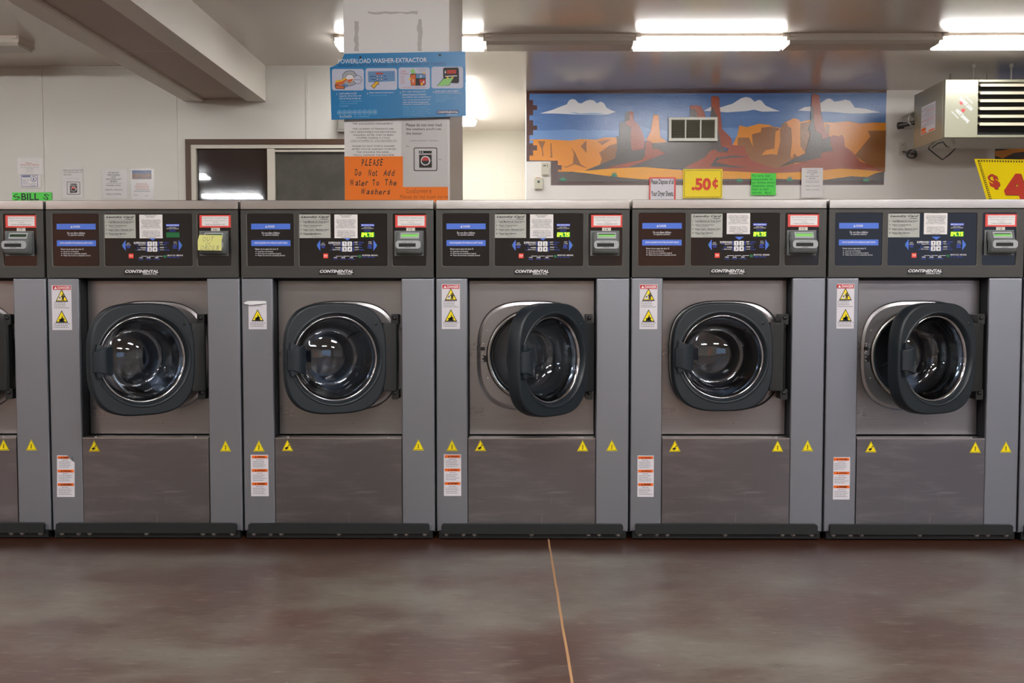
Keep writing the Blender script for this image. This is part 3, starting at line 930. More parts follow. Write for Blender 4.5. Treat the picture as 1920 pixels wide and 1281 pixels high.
def panel(i):
    w = [(829.5, 400.5, 917.5, 499.5), (927.5, 400.5, 1093.8, 499.5), (1102.8, 400.5, 1166.8, 499.0)][i]
    def f(b):
        R3(b, *w, PANELBLACK, y=0.0005, t=0.004, r=0.007)
        y = -0.0001
        if i == 0:
            R3(b, 837, 419.2, 910.6, 429.9, BLUE, y, 0.0006, 0.001)
            R3(b, 837, 450.4, 910.6, 461.3, BLUE, y, 0.0006, 0.001)
            yy = y - E
            T3(b, 'DANGER', 868.5, 422.6, 881.5, 426.6, WHITE, yy, bold=0.02)
            a = P3(863.5, 426.8); c = P3(867.5, 422.4)
            b.add([(a[0], yy, a[1]), (c[0], yy, a[1]), ((a[0] + c[0]) / 2, yy, c[1])], [(0, 1, 2)], WHITE)
            T3(b, 'Do not allow children', 857, 434.6, 890.5, 438.6, WHITE, yy)
            T3(b, 'to operate machine.', 858.5, 438.9, 889, 442.9, WHITE, yy)
            T3(b, 'DOOR IS EQUIPPED WITH INTERLOCK SAFETY DEVICE', 843, 453.8, 905, 457.6, WHITE, yy, bold=0.02)
            T3(b, 'Never try to open the door if:', 844.3, 465.3, 887.5, 469.4, WHITE, yy)
            for q, (s_, xe_) in enumerate((('Cycle has not finished.', 878), ('Drum has not completely stopped.', 893), ('Water has not been completely drained.', 900.5))):
                yq = 470.2 + q * 3.75
                T3(b, s_, 849, yq, xe_, yq + 3.3, WHITE, yy)
                R3(b, 844.8, yq + 0.6, 846.8, yq + 1.8, WHITE, yy, 0)
        if i == 1:
            yy = y - E * 0.5
            def tri(pts, m, dy=0): b.add([(P3(p, q)[0], yy - dy, P3(p, q)[1]) for p, q in pts], [(0, 1, 2)], m)
            tri([(959.3, 460), (966.8, 450), (966.8, 470.3)], BLUE)
            tri([(1074.5, 460), (1066.8, 450), (1066.8, 470.3)], BLUE)
            tri([(1009.6, 445), (1026.6, 445), (1018, 451)], BLUE)
            tri([(959.3, 460), (961.3, 457.6), (961.3, 462.6)], LEDOFF, .0004); tri([(1074.5, 460), (1072.5, 457.6), (1072.5, 462.6)], LEDOFF, .0004)
            T3(b, 'SUPERWASH', 982.3, 453.2, 1004.6, 457.2, WHITE, yy, bold=0.02)
            T3(b, 'WARM', 994.8, 463.3, 1004.6, 465.7, WHITE, yy, bold=0.03)
            T3(b, 'HOT', 1031.3, 453.2, 1037.3, 455.6, WHITE, yy, bold=0.03)
            T3(b, 'COLD', 1031.3, 462.6, 1039, 465, WHITE, yy, bold=0.03)
            T3(b, 'BRIGHTS', 991.5, 457.8, 1004.6, 460.2, WHITE, yy)
            T3(b, 'PERM PRESS', 990, 467.2, 1004.6, 469.4, WHITE, yy)
            T3(b, 'WHITES', 1031.3, 457.4, 1037.3, 459.4, WHITE, yy)
            T3(b, 'DELICATES', 1031.3, 467.2, 1039, 469.2, WHITE, yy)
            T3(b, 'Superlavado', 984.4, 457.8, 990.6, 460, BLUEINK, yy)
            T3(b, 'Tibia', 988.6, 463.4, 993.8, 465.8, BLUEINK, yy)
            T3(b, 'Permanente', 985.4, 467.4, 989, 469.4, BLUEINK, yy)
            T3(b, 'Caliente', 1039, 453.2, 1048.5, 455.8, BLUEINK, yy)
            T3(b, 'Blanca', 1038.6, 457.4, 1044.5, 459.6, BLUEINK, yy)
            T3(b, 'Fria', 1040.4, 462.6, 1045, 465, BLUEINK, yy)
            T3(b, 'Delicada', 1040.4, 467.2, 1049, 469.4, BLUEINK, yy)
            T3(b, 'ADD', 969, 455, 974.6, 457, WHITE, yy); T3(b, 'PREWASH', 967.8, 458, 976.4, 460, WHITE, yy)
            greek(b, 968, 461, 976.5, 466, 2, BLUEINK, yy, 3)
            T3(b, 'START', 1057.6, 452.6, 1063.6, 454.6, WHITE, yy); T3(b, 'CYCLE', 1057.2, 455.6, 1064.2, 457.6, WHITE, yy)
            greek(b, 1056, 459, 1064.4, 467, 3, BLUEINK, yy, 5)
            for x in (1005.8, 1028.6):
                for q in (453, 463.4): R3(b, x, q, x + 1.0, q + 8.2, BLUEINK, yy, 0)
            # status line
            for xa, xb in ((996, 1008), (1009.6, 1022), (1024, 1037)): R3(b, xa, 479.9, xb, 480.6, WHITE, yy, 0)
            for s_, c_, w_, s2, w2 in (('WASH', 995.2, 3.4, 'Lavado', 4.2), ('RINSE', 1010, 3.4, 'Enjuague', 5), ('SPIN', 1025.3, 3, 'Centrifugado', 6.5)):
                T3(b, s_, c_ - w_, 482, c_ + w_, 484.2, WHITE, yy, bold=0.03)
                T3(b, s2, c_ - w2, 485, c_ + w2, 487.2, BLUEINK, yy)
            R3(b, 1038.3, 478.3, 1043.6, 483.2, LEDOFF, yy, 0)
            T3(b, 'END OF CYCLE - OPEN DOOR', 1045.3, 477.4, 1075, 480.2, WHITE, yy, bold=0.02)
            T3(b, 'Fin Ciclo - Abrir Puerta', 1045.3, 481.2, 1068.5, 483.4, BLUEINK, yy)
            # text over the display
            R3(b, 1043.8, 419.8, 1069, 424.2, BLUEINK, yy, 0)
            T3(b, 'MACHINE PRICE', 1045, 420.8, 1068, 423.4, WHITE, yy - .0004, bold=0.02)
            T3(b, 'WHEN FLASHING', 1049, 425.2, 1062.6, 427, WHITE, yy); T3(b, 'REMOVE LAUNDRY', 1045, 427.4, 1067.8, 429.4, WHITE, yy)
            T3(b, 'Precio', 1051, 430.2, 1061.5, 432, BLUEINK, yy); T3(b, 'Restante', 1050, 432.4, 1062.5, 434.2, BLUEINK, yy)
    return f
def f_display(lit):
    def f(b):
        R3(b, 1044, 435.3, 1069, 444.8, LEDBG if lit else LEDOFF, -0.0012, 0.001)
        if lit:
            segs = {'0': 'abcdef', '4': 'fgbc', '7': 'abc', '5': 'afgcd'}
            def digit(ch, x, w, zt, zb):
                zm = (zt + zb) / 2; t = 1.15; y = -0.0018
                G = {'a': (x, zt, x + w, zt + t), 'd': (x, zb - t, x + w, zb), 'g': (x, zm - t / 2, x + w, zm + t / 2),
                     'f': (x, zt, x + t, zm), 'e': (x, zm, x + t, zb), 'b': (x + w - t, zt, x + w, zm), 'c': (x + w - t, zm, x + w, zb)}
                for s_ in segs[ch]:
                    g = G[s_]
                    sh = lambda q: (440 - q) * 0.14
                    pts = [(g[0], g[3]), (g[2], g[3]), (g[2], g[1]), (g[0], g[1])]
                    b.add([(P3(p + sh(q), q)[0], y, P3(p + sh(q), q)[1]) for p, q in pts], [(0, 1, 2, 3)], LEDON)
            for ch, x in (('0', 1045.0), ('4', 1050.6), ('7', 1057.4), ('5', 1063.2)):
                digit(ch, x, 4.0, 436.4, 443.8)
            R3(b, 1055.6, 442.6, 1056.8, 443.8, LEDON, -0.0018, 0)
    return f
def f_button(n):
    x = 1008.2 + 9.8 * ((n - 1) % 2); y_ = 452.8 + 10 * ((n - 1) // 2)
    def f(b):
        R3(b, x, y_, x + 8.6, y_ + 8.8, WHITE, -0.0022, 0.002, 0.002)
        if n == 1:
            pts = [(x + 4.1, y_ + 7.1), (x + 5.2, y_ + 7.1), (x + 5.2, y_ + 1.8), (x + 4.3, y_ + 1.8), (x + 2.9, y_ + 3.0), (x + 3.2, y_ + 3.8), (x + 4.1, y_ + 3.2)]
            b.prism([P3(p, q) for p, q in pts], -0.0027, -0.0027, BLACK)
        else:
            T3(b, str(n), x + 2.6, y_ + 1.9, x + 6.0, y_ + 7.1, BLACK, -0.0027, bold=0.02)
    return f
def f_stop(b):
    R3(b, 972.6, 475.5, 981.4, 484.2, STOPRED, -0.0022, 0.002, 0.0015)
    T3(b, 'STOP', 973.8, 478, 980.2, 481.6, WHITE, -0.0027, bold=0.02)
def f_badge(b):
    R3(b, 963.7, 505.2, 1030.5, 515.9, BLACK, -0.0055, 0.0015)
    T3(b, 'CONTINENTAL', 965.8, 505.9, 1029, 511.6, WHITE, -0.0060, shear=0.28, bold=0.035)
    T3(b, 'GIRBAU INC.', 999, 512, 1027, 515.2, WHITE, -0.0060, shear=0.2, bold=0.01)
def f_card(b):
    y = -0.0016
    R3(b, 928, 401.8, 986.4, 446.2, LCARD, y, 0.0012)
    y -= E
    T3(b, 'Laundry Card', 931, 404.4, 984, 409.6, BLACK, y, shear=0.35, bold=0.03)
    greek(b, 967, 410, 982.5, 411.4, 1, BLACK, y, 4, fill=0.8)
    R3(b, 931, 412.0, 984, 412.4, GREYINK, y, 0)
    for q, s_, w_ in ((0, '1.  Load Machine & Close Door', 983.5), (1, '2.  Select Temperature', 970.5), (2, '3.  Insert Card - Remove Card', 982.5), (3, '4.  Press Start Button', 968.5)):
        yq = 414.0 + q * 7.45
        T3(b, s_, 930, yq, w_, yq + 3.0, BLACK, y, bold=0.02)
        greek(b, 938, yq + 3.7, 930 + (w_ - 930) * 0.92, yq + 5.0, 1, GREYINK, y, q, fill=0.6, align='l')
    greek(b, 950, 443.6, 966, 444.8, 1, GREYINK, y, 6)
def f_notice(b):
    y = -0.0016
    R3(b, 993.8, 402, 1037.4, 446.6, PAPER, y, 0.0006)
    y -= E
    L_ = ["PER GOULDING'S", 'MANGEMENT', None, 'THE LAUNDRY ATTENDANTS', 'ARE NOT RESPONSIBLE FOR', 'RESTARTING WASHERS', "AFTER THEY'VE BEEN", 'STOPPED DURING A CYCLE.', '(YOU STOPPED IT, YOU RESTART IT)', None, 'PLEASE DO NOT STOP A', "WASHER AFTER YOU'VE", 'ALREADY STARTED THE', "WASHER. YOU'LL DAMAGE", 'THE MACHINE.']
    W_ = [11, 8, 0, 18, 19, 16.5, 15, 17.5, 19.5, 0, 16, 17, 16.5, 17.5, 9]
    for i, (s_, w_) in enumerate(zip(L_, W_)):
        if s_:
            yq = 402.6 + i * 2.95
            T3(b, s_, 1015.6 - w_, yq, 1015.6 + w_, yq + 2.0, GREYINK, y, bold=0.01)
def f_rnote(b):
    y = -0.0018
    R3(b, 1108.4, 403, 1168.6, 426.3, REDNOTE, y, 0.0008)
    R3(b, 1113.0, 405.2, 1163.6, 423.2, PAPER, y - E, 0.0005)
    y -= 2 * E
    T3(b, 'Please DO NOT overload the washer', 1115, 407.2, 1162, 409.4, GREYINK, y)
    T3(b, "Always drag and place laundry in", 1117, 412.2, 1160, 414.2, GREYINK, y)
    T3(b, 'washer', 1133, 415.8, 1145, 417.4, GREYINK, y)
    T3(b, "THANKS HOUSEKEEPING MGMT.", 1119, 419.4, 1158, 421.2, BLACK, y)
def f_numtag(b):
    R3(b, 1129, 427, 1145.6, 433, PAPERC, -0.0012, 0.0008)
def mk_num(n):
    def f(b):
        f_numtag(b)
        T3(b, n, 1133.4, 428.2, 1138.6 + 1.6, 431.8, BLACK, -0.0018)
    return f
def f_reader(b):
    # base plate and moulded body
    R3(b, 1107, 432.6, 1161.6, 479.8, READER, -0.004, 0.0035, 0.001)
    x0, x1 = pxs(1109.5), pxs(1159.5)
    prof = [(-0.003, 434.5), (-0.016, 436), (-0.030, 450.5), (-0.046, 453.0), (-0.050, 460), (-0.048, 470), (-0.034, 476.5), (-0.003, 477.5)]
    xm = (x0 + x1) / 2; hw = (x1 - x0) / 2
    loops = []
    rows = []
    for t in (-1, -0.985, -0.94, -0.86, 0.86, 0.94, 0.985, 1):
        k_ = 1 - max(0, (abs(t) - 0.86) / 0.14) ** 2 * 0.55
        zc = pz(456)
        rows.append([(xm + hw * t, -0.003 + (y + 0.003) * k_, zc + (pz(q) - zc) * (0.86 + 0.14 * k_)) for y, q in prof])
    b.loft(rows, READER, True, True, True)
def slanted(b, x0, q0, x1, q1, m, off, r=0.001):
    """plate on the reader's sloping display face (between rows 436 and 450.5)"""
    n = rrect(pxs(x0), q1, pxs(x1), q0, 0)
    def pt(x, q):
        t = (q - 436) / 14.5
        return (x, -0.016 - 0.014 * t - off, pz(q) + off * 0.5)
    b.add([pt(pxs(x0), q1), pt(pxs(x1), q1), pt(pxs(x1), q0), pt(pxs(x0), q0)], [(0, 1, 2, 3)], m)
def f_rdisp(lit):
    def f(b):
        slanted(b, 1118, 436.6, 1153, 448.2, READERL, 0.0008)
        slanted(b, 1120, 439.6, 1151, 444.8, LCDDARK, 0.0014)
        if lit == 1: slanted(b, 1120, 440.4, 1151, 444.8, LCD, 0.0018)
        if lit == 2: slanted(b, 1120, 441.6, 1151, 444.8, LCD, 0.0018)
    return f
def f_rslot(b):
    a = P3(1112, 467.5); c = P3(1158, 452.5)
    b.prism(rrect(a[0], a[1], c[0], c[1], 0.012, 8), -0.054, -0.044, READERL)
    R3(b, 1119.5, 456.0, 1151.5, 462.8, BLACK, -0.0546, 0.0005)
    R3(b, 1119.5, 458.4, 1151.5, 460.0, DARKGAP, -0.0551, 0.0004)
    T3(b, 'INSERT CARD', 1125, 453.4, 1146, 455.0, BLACK, -0.0546)
    greek(b, 1131, 463.8, 1142, 465.2, 1, BLACK, -0.0546, 2)
def f_lower(b):
    z0 = pz(984)
    b.box(XA + 0.0012, 0.001, z0, XB - 0.0012, 0.018, z_lowtop - 0.003, BOTTOM)
    b.box(XA + 0.0012, 0.000, z_lowtop - 0.004, XB - 0.0012, REC + 0.004, z_lowtop + 0.0005, STEEL_TOP)
def f_lscrews(b):
    for px in (902, 1092):
        x = pxs(px); z = z_lowtop + 0.0025
        b.box(x - 0.004, 0.005, z - 0.003, x + 0.004, 0.013, z + 0.002, BOLT)
def f_bumper(b):
    a = P3(828.5, 999.3); c = P3(1167.5, 982)
    pts = [(a[0], a[1]), (c[0], a[1])] + [p for p in rrect(a[0], c[1] - 0.02, c[0], c[1], 0.009, 6) if p[1] > c[1] - 0.012]
    b.prism(pts, -0.018, 0.0, BUMPER)
def f_plinth(b):
    b.box(XL + 0.01, 0.012, 0.0, XR - 0.01, MD - 0.02, 0.058, PLINTH)
    b.box(XL + 0.01, -0.004, 0.006, XR - 0.01, 0.012, 0.036, PLINTH)
def f_bolt(b):
    b.lathe([(0.0001, -0.012), (0.0035, -0.012), (0.0055, -0.008), (0.0055, -0.0062), (0.0098, -0.0055), (0.0098, -0.004)], 0, 0, BOLT, 18)

# stickers
def tri_sign(b, cx, cz, w, y, kind, edge=BLACK, halo=True):
    h = w * 0.88
    def T_(k_, yy, m):
        b.prism([(cx - w / 2 * k_, cz - h / 2 * k_ ), (cx + w / 2 * k_, cz - h / 2 * k_), (cx, cz + h * 0.62 * k_)], yy, yy + 0.0003, m)
    if halo: T_(1.0, y, YELL); T_(0.90, y - .0003, edge); T_(0.82, y - .0006, YELL)
    else: T_(1.0, y, edge); T_(0.80, y - .0004, YELL)
    yy = y - 0.0010
    u = w
    if kind == 'bolt':
        pts = [(0.05, 0.28), (-0.09, 0.02), (0.0, 0.03), (-0.04, -0.15), (-0.085, -0.12), (0.0, -0.29), (0.05, -0.1), (0.015, -0.13), (0.075, 0.08), (-0.02, 0.065)]
        b.prism([(cx + p * u, cz - 0.02 * u + q * u) for p, q in pts], yy, yy, BLACK)
    elif kind == 'hand':
        b.prism([(cx + p * u, cz + q * u) for p, q in [(-0.24, -0.22), (-0.10, -0.32), (0.06, -0.22), (0.12, -0.12), (0.0, -0.10), (0.17, 0.02), (0.10, 0.04), (-0.08, -0.08), (-0.20, -0.14)]], yy, yy, BLACK)
        b.prism([(cx + p * u, cz + q * u) for p, q in [(0.16, 0.04), (0.22, 0.08), (0.12, 0.13), (0.02, 0.10)]], yy, yy, BLACK)
    elif kind == 'drum':
        b.prism([(cx + p * u, cz + q * u) for p, q in [(-0.34, -0.30), (-0.02, -0.30), (-0.06, 0.16), (-0.12, 0.10)]], yy, yy, WHITE_STK)
        b.prism(circle(cx - 0.15 * u, cz - 0.12 * u, 0.07 * u, 14), yy - .0003, yy - .0003, GREYINK)
        b.prism(circle(cx + 0.10 * u, cz + 0.10 * u, 0.065 * u, 14), yy, yy, BLACK)
        b.prism([(cx + p * u, cz + q * u) for p, q in [(0.0, 0.03), (0.20, 0.03), (0.30, -0.10), (0.27, -0.13), (0.19, -0.04), (0.17, -0.33), (0.11, -0.33), (0.10, -0.16), (0.08, -0.33), (0.02, -0.33), (0.02, -0.06), (-0.08, -0.05), (-0.07, 0.0)]], yy, yy, BLACK)
    elif kind == 'arm':
        b.prism(circle(cx - 0.0 * u, cz - 0.20 * u, 0.10 * u, 14), yy, yy, BLACK)
        b.prism([(cx + p * u, cz + q * u) for p, q in [(-0.26, -0.04), (-0.20, -0.16), (-0.10, -0.14), (0.02, -0.02), (0.0, 0.10), (0.06, 0.10), (0.10, -0.04), (0.24, -0.14), (0.22, -0.20), (0.14, -0.18), (0.26, -0.36), (-0.22, -0.36), (-0.18, -0.26)]], yy, yy, BLACK)
def mk_px(k):
    xc = XC3 + PITCHX * (k - 3)
    def conv(px, py, y=0.0):
        x, z = at(px, py, D + y)
        return x - xc, z
    return conv
def mk_danger(k, x0, y0, x1, y1, half=False):
    cv = mk_px(k)
    def f(b):
        y = -0.0006
        def rr(a0, b0, a1, b1, m, yy, r=0.0):
            a = cv(a0, b1); c = cv(a1, b0); b.prism(rrect(a[0], a[1], c[0], c[1], r), yy, yy + .0004, m)
        rr(x0, y0, x1, y1, WHITE_STK, y, 0.001)
        w = x1 - x0
        if not half:
            rr(x0 + 1, y0 + 1, x1 - 1, y0 + 8.6, REDS, y - E)
            a = cv(x0 + 10, y0 + 7.2); c = cv(x1 - 2, y0 + 2.2)
            b.text('DANGER', a[0], a[1], c[0], c[1], y - 2 * E, WHITE, bold=0.02)
            a = cv(x0 + 3, y0 + 7.2); c = cv(x0 + 9, y0 + 2.2)
            b.add([(a[0], y - 2 * E, a[1]), (c[0], y - 2 * E, a[1]), ((a[0] + c[0]) / 2, y - 2 * E, c[1])], [(0, 1, 2)], WHITE)
            m1 = cv(x0 + w / 2, y0 + 20.5); tri_sign(b, m1[0], m1[1], 24 * 0.00214, y - E, 'drum', halo=False)
            greek(b, x0 + 2.5, y0 + 32, x1 - 2, y0 + 45, 4, FAINTINK, y - E, 1, cv, 0.45, 'l')
            m2 = cv(x0 + w / 2, y0 + 60); tri_sign(b, m2[0], m2[1], 24 * 0.00214, y - E, 'arm', halo=False)
            greek(b, x0 + 2.5, y0 + 71.5, x1 - 2, y0 + 81.5, 3, FAINTINK, y - E, 2, cv, 0.45, 'l')
        else:
            m2 = cv(x0 + w / 2, y0 + 27.5); tri_sign(b, m2[0], m2[1], 23 * 0.00214, y - E, 'arm', halo=False)
            greek(b, x0 + 2.5, y0 + 6, x1 - 2, y0 + 11, 2, FAINTINK, y - E, 1, cv, 0.45, 'l')
            greek(b, x0 + 2.5, y0 + 40, x1 - 2, y0 + 49.5, 3, FAINTINK, y - E, 2, cv, 0.45, 'l')
            # torn curl
            pts = [cv(p, q) for p, q in ((x0 - 7.5, y0 + 4.6), (x0 + 4, y0 + 7.4), (x1 - 1, y0 + 4), (x1 - 1, y0 - 0.5), (x0 - 1, y0 - 0.5), (x0 - 7.5, y0 + 2.2))]
            b.prism(pts, -0.009, -0.004, WHITE)
    return f
def mk_warn(k, x0, y0, x1, y1, torn=False):
    cv = mk_px(k)
    def f(b):
        y = -0.0006
        def rr(a0, b0, a1, b1, m, yy):
            a = cv(a0, b1); c = cv(a1, b0); b.prism(rrect(a[0], a[1], c[0], c[1], 0), yy, yy + .0004, m)
        if torn:
            pts = [cv(p, q) for p, q in ((x0, y1), (x1, y1), (x1, y0 + 14), (x1 - 13, y0), (x0, y0))]
            b.prism(pts, y, y + .0004, WHITE_STK)
            pts = [cv(p, q) for p, q in ((x1 - 3, y0 + 11), (x1 - 13, y0), (x1 - 4, y0 + 3))]
            b.prism(pts, y - .004, y - .002, STEEL_SIDE)
        else:
            rr(x0, y0, x1, y1, WHITE_STK, y)
        H = (y1 - y0)
        for i in range(3):
            q = y0 + 1.5 + i * H * 0.325
            xr = x1 - 1.5 if not (torn and i == 0) else x1 - 11
            rr(x0 + 1.5, q, xr, q + 5, ORANGESTK, y - E)
            a = cv(x0 + 11, q + 4.2); c = cv(xr - 4 if not (torn and i == 0) else xr - 1, q + 1)
            b.text(('WARNING', 'ADVERTENCIA', 'AVERTISSEMENT')[i], a[0], a[1], c[0], c[1], y - 2 * E, BLACK, bold=0.02)
            a = cv(x0 + 7, q + 4.2); c = cv(x0 + 10, q + 1)
            b.add([(a[0], y - 2 * E, a[1]), (c[0], y - 2 * E, a[1]), ((a[0] + c[0]) / 2, y - 2 * E, c[1])], [(0, 1, 2)], BLACK)
            greek(b, x0 + 9, q + 7, x1 - 9 if not torn else x1 - 12, q + 9, 1, FAINTINK, y - E, i, cv, 0.7)
            greek(b, x0 + 3, q + 10.5, x1 - 3, q + 23.5, 4, FAINTINK, y - E, i + 9, cv, 0.4, 'l')
    return f
def mk_tri(k, px, py, kind):
    cv = mk_px(k)
    def f(b):
        c = cv(px, py + 1.5); tri_sign(b, c[0], c[1], 0.0455, -0.0006, kind)
    return f

def hand_text(b, s, x0, z0, x1, z1, y, m, seed=0, bold=0.0, shear=0.12):
    """hand-lettered line: every letter a little off the line"""
    r_ = random.Random(seed)
    n = len(s); cw = (x1 - x0) / n; H = z1 - z0
    wid = [0.55 if c in "iIl.,'tf1" else (0.7 if c == ' ' else (1.25 if c in 'mwWM' else 1.0)) for c in s]
    tot = sum(wid); x = x0
    for c, w in zip(s, wid):
        wpx = (x1 - x0) * w / tot
        if c != ' ':
            up = c.isupper() or c in 'bdfhklt0123456789'
            low = c in 'gpqy'
            h = H * (1.0 if up else 0.66); zb = z0 - (H * 0.28 if low else 0)
            if low: h = H * 0.9
            d = r_.uniform(-0.05, 0.05) * H
            b.text(c, x + wpx * 0.10, zb + d, x + wpx * 0.88, zb + h + d, y, m, shear=shear, bold=bold, rot=r_.uniform(-6, 6))
        x += wpx
def f_sticky(b):
    cv = mk_px(1)
    pts = [cv(p, q, -0.055) for p, q in ((371.5, 469.5), (416, 470), (415.5, 455), (418, 441.5), (374, 440.5), (371, 452))]
    b.prism(pts, -0.0580, -0.0575, STICKY)
    y = -0.0586
    for s_, x0, y0, x1, y1, sd in (('OUT', 380, 444, 403, 452.5, 1), ('OF', 386, 454.5, 396, 459.5, 2), ('ORDER', 376, 460.5, 412, 469, 3)):
        a = cv(x0, y1, -0.055); c = cv(x1, y0, -0.055)
        hand_text(b, s_, a[0], a[1], c[0], c[1], y, GREYINK, sd, bold=-0.02, shear=0.3)

LAB = {
 0: ('grey steel front-loading washer cut off by the left edge of the photo', 'washing machine'),
 1: ('steel front-loading washer with a yellow out of order note on its card reader', 'washing machine'),
 2: ('steel front-loading washer whose upper danger label is half torn off', 'washing machine'),
 3: ('steel front-loading washer in the middle with its door swung widest open', 'washing machine'),
 4: ('steel front-loading washer with its door shut, under the .50 cent sign', 'washing machine'),
 5: ('steel front-loading washer with door ajar, below the hanging heater', 'washing machine'),
 6: ('steel front-loading washer of which only a sliver shows at the right edge', 'washing machine'),
}
DOOR_ANG = {0: 4, 1: 41, 2: 25, 3: 46.5, 4: 3.0, 5: 24, 6: 5}
DANGER = {1: (98.5, 535, 133.5, 619), 2: (466.5, 565, 499.8, 617.5), 3: (828.5, 533, 862.3, 617), 4: (1199, 534, 1232.8, 618), 5: (1568, 533, 1602, 617)}
WARN = {1: (107, 854, 140, 932), 2: (471, 853, 503, 930.5), 3: (832.5, 852, 864.5, 930), 4: (1195, 855, 1226, 932.5), 5: (1561.5, 858, 1594, 937.5)}
TRIS = {0: [(7, 834, 'bolt'), (59, 834, 'bolt')], 1: [(177, 836, 'hand'), (423, 836, 'bolt')], 2: [(485.5, 836, 'bolt'), (539, 835, 'hand'), (784.5, 834, 'bolt')],
        3: [(847.5, 835, 'bolt'), (901, 835, 'hand'), (1092.5, 835.5, 'bolt'), (1147, 835, 'bolt')],
        4: [(1265.5, 837, 'hand'), (1458, 837, 'bolt'), (1514, 836, 'bolt')], 5: [(1633, 838, 'hand'), (1828.5, 839, 'bolt'), (1886, 838.5, 'bolt')]}
NUM = {0: '17', 1: '16', 2: '15', 3: '14', 4: '13', 5: '12', 6: '11'}
NOTE_DY = {0: 0, 1: 0, 2: 0, 3: 0, 4: 6.5, 5: 6, 6: 6}
PX = 0.00214

for k in range(7):
    xc = XC3 + PITCHX * (k - 3)
    dz = 0.0015 if k in (4, 5) else 0.0
    W = thing('washing_machine', LAB[k][0], LAB[k][1], (xc, D, dz), 'row of front-loading washers')
    part('cabinet', f_cabinet, 'cabinet', W)
    part('side_l', f_side(XL, XA - 0.0005), 'side_panel', W, bevel=0.006)
    part('side_r', f_side(XB + 0.0005, XR), 'side_panel', W, bevel=0.006)
    part('recess', f_return, 'recess_trim', W)
    part('door_panel', f_doorpanel, 'front_panel', W, fix=True)
    sr = part('surround', f_surround, 'door_surround', W, fix=True)
    part('screws', f_screws, 'surround_screws', sr)
    part('gasket', f_gasket, 'door_gasket', W)
    link('drum', _me['drum'], W, rot=None)
    dr = part('door', f_door, 'door', W, (HX, HY, HZ), (0, 0, rad(DOOR_ANG[k])), fix=True)
    part('ring', f_ring, 'glass_rim', dr)
    part('glass', f_glass, 'door_glass', dr)
    part('handle', f_handle, 'door_handle', dr, bevel=0.003, fix=True)
    part('hinge', f_hinge, 'hinge_strap', dr, bevel=0.002, fix=True)
    for s_ in (1, -1):
        part('bracket%d' % s_, f_bracket, 'hinge_bracket', W, (HX, HY, HZ + s_ * 0.151))
    part('top', f_top, 'top_cover', W, bevel=0.003)
    part('fascia', f_fascia, 'control_fascia', W)
    part('pan0', panel(0), 'safety_panel', W)
    cp = part('pan1', panel(1), 'control_panel', W)
    part('pan2', panel(2), 'reader_panel', W)
    lit = k != 1
    part('disp%d' % lit, f_display(lit), 'display', cp)
    for n in range(1, 5): part('btn%d' % n, f_button(n), 'button', cp)
    part('stop', f_stop, 'stop_button', cp)
    part('badge', f_badge, 'brand_badge', W)
    part('card', f_card, 'instruction_plate', W)
    part('notice', f_notice, 'taped_notice', W, (PX * (0.5 if k in (4, 5) else 0), -0.0002, NOTE_DY[k] * PX))
    part('rnote', f_rnote, 'red_bordered_note', W, ((-1 if k == 1 else 0) * PX, -.0002, 0), (0, rad({0: 1, 3: -1.5, 4: 0.5}.get(k, 0)) * 0, 0))
    part('num' + NUM[k], mk_num(NUM[k]), 'number_tag', W)
    rd = part('reader', f_reader, 'card_reader', W)
    part('rdisp%d' % (0 if k in (0,) else (1 if k in (2, 4) else 2)), f_rdisp(0 if k in (0,) else (1 if k in (2, 4) else 2)), 'reader_display', rd)
    part('rslot', f_rslot, 'card_slot', rd)
    if k == 1:
        o = part('sticky', f_sticky, 'sticky_note', W); o['label'] = 'pale yellow note reading out of order'
    part('lower', f_lower, 'lower_panel', W)
    part('lscrew', f_lscrews, 'panel_screws', W)
    part('bumper', f_bumper, 'bumper', W, bevel=0.003)
    part('plinth', f_plinth, 'plinth', W)
    for px in (836, 868, 888.5, 997, 1104.5, 1125, 1160):
        part('bolt', f_bolt, 'bolt', W, (pxs(px), 0, pz(1001.5)))
    if k in DANGER: part('danger%d' % k, mk_danger(k, *DANGER[k], half=(k == 2)), 'danger_label', W)
    if k in WARN: part('warn%d' % k, mk_warn(k, *WARN[k], torn=(k == 1)), 'warning_label', W)
    for i, t_ in enumerate(TRIS.get(k, [])): part('tri%d_%d' % (k, i), mk_tri(k, *t_), 'hazard_sticker', W)

# faint rubbed marks on the lower panels
# ---------------- mural ----------------
def A_(p, q): return (970 + p / 5.0526, 150 + q / 5.0526)
def B_(p, q): return (1300 + p / 4.8, 150 + q / 4.8)
MU = {}
def mp(name, rgb):
    m = mat('mural_' + name, rgb, 0.24, spec=0.6, bump=(45, 0.28, (1, 1, 1), 0.004)); return m
M_FR = mp('dark_brown', (72, 36, 32)); M_SKY = mp('sky_blue', (80, 118, 176)); M_SKY2 = mp('pale_sky', (108, 146, 200))
vary(M_SKY, (92, 130, 188), 3.0, 0.4, 0.7, (1, 1, 4))
M_CL = mp('cloud_white', (226, 228, 232)); M_CLS = mp('cloud_shade', (150, 182, 220))
M_OR = mp('orange', (222, 140, 42)); M_BR = mp('ochre_brown', (142, 90, 42)); M_DK = mp('charcoal', (76, 66, 62))
M_RD = mp('brick_red', (152, 66, 38)); M_SA = mp('sand_yellow', (232, 160, 32)); M_GR = mp('cactus_green', (36, 128, 96))
mural = thing('wall_mural', 'painted desert mural with red buttes, blue sky and white clouds', 'mural', (at(1325, 260, YM)[0], YM, at(1325, 260, YM)[1]))
root_mu = tuple(mural.location)
_layer = [0]
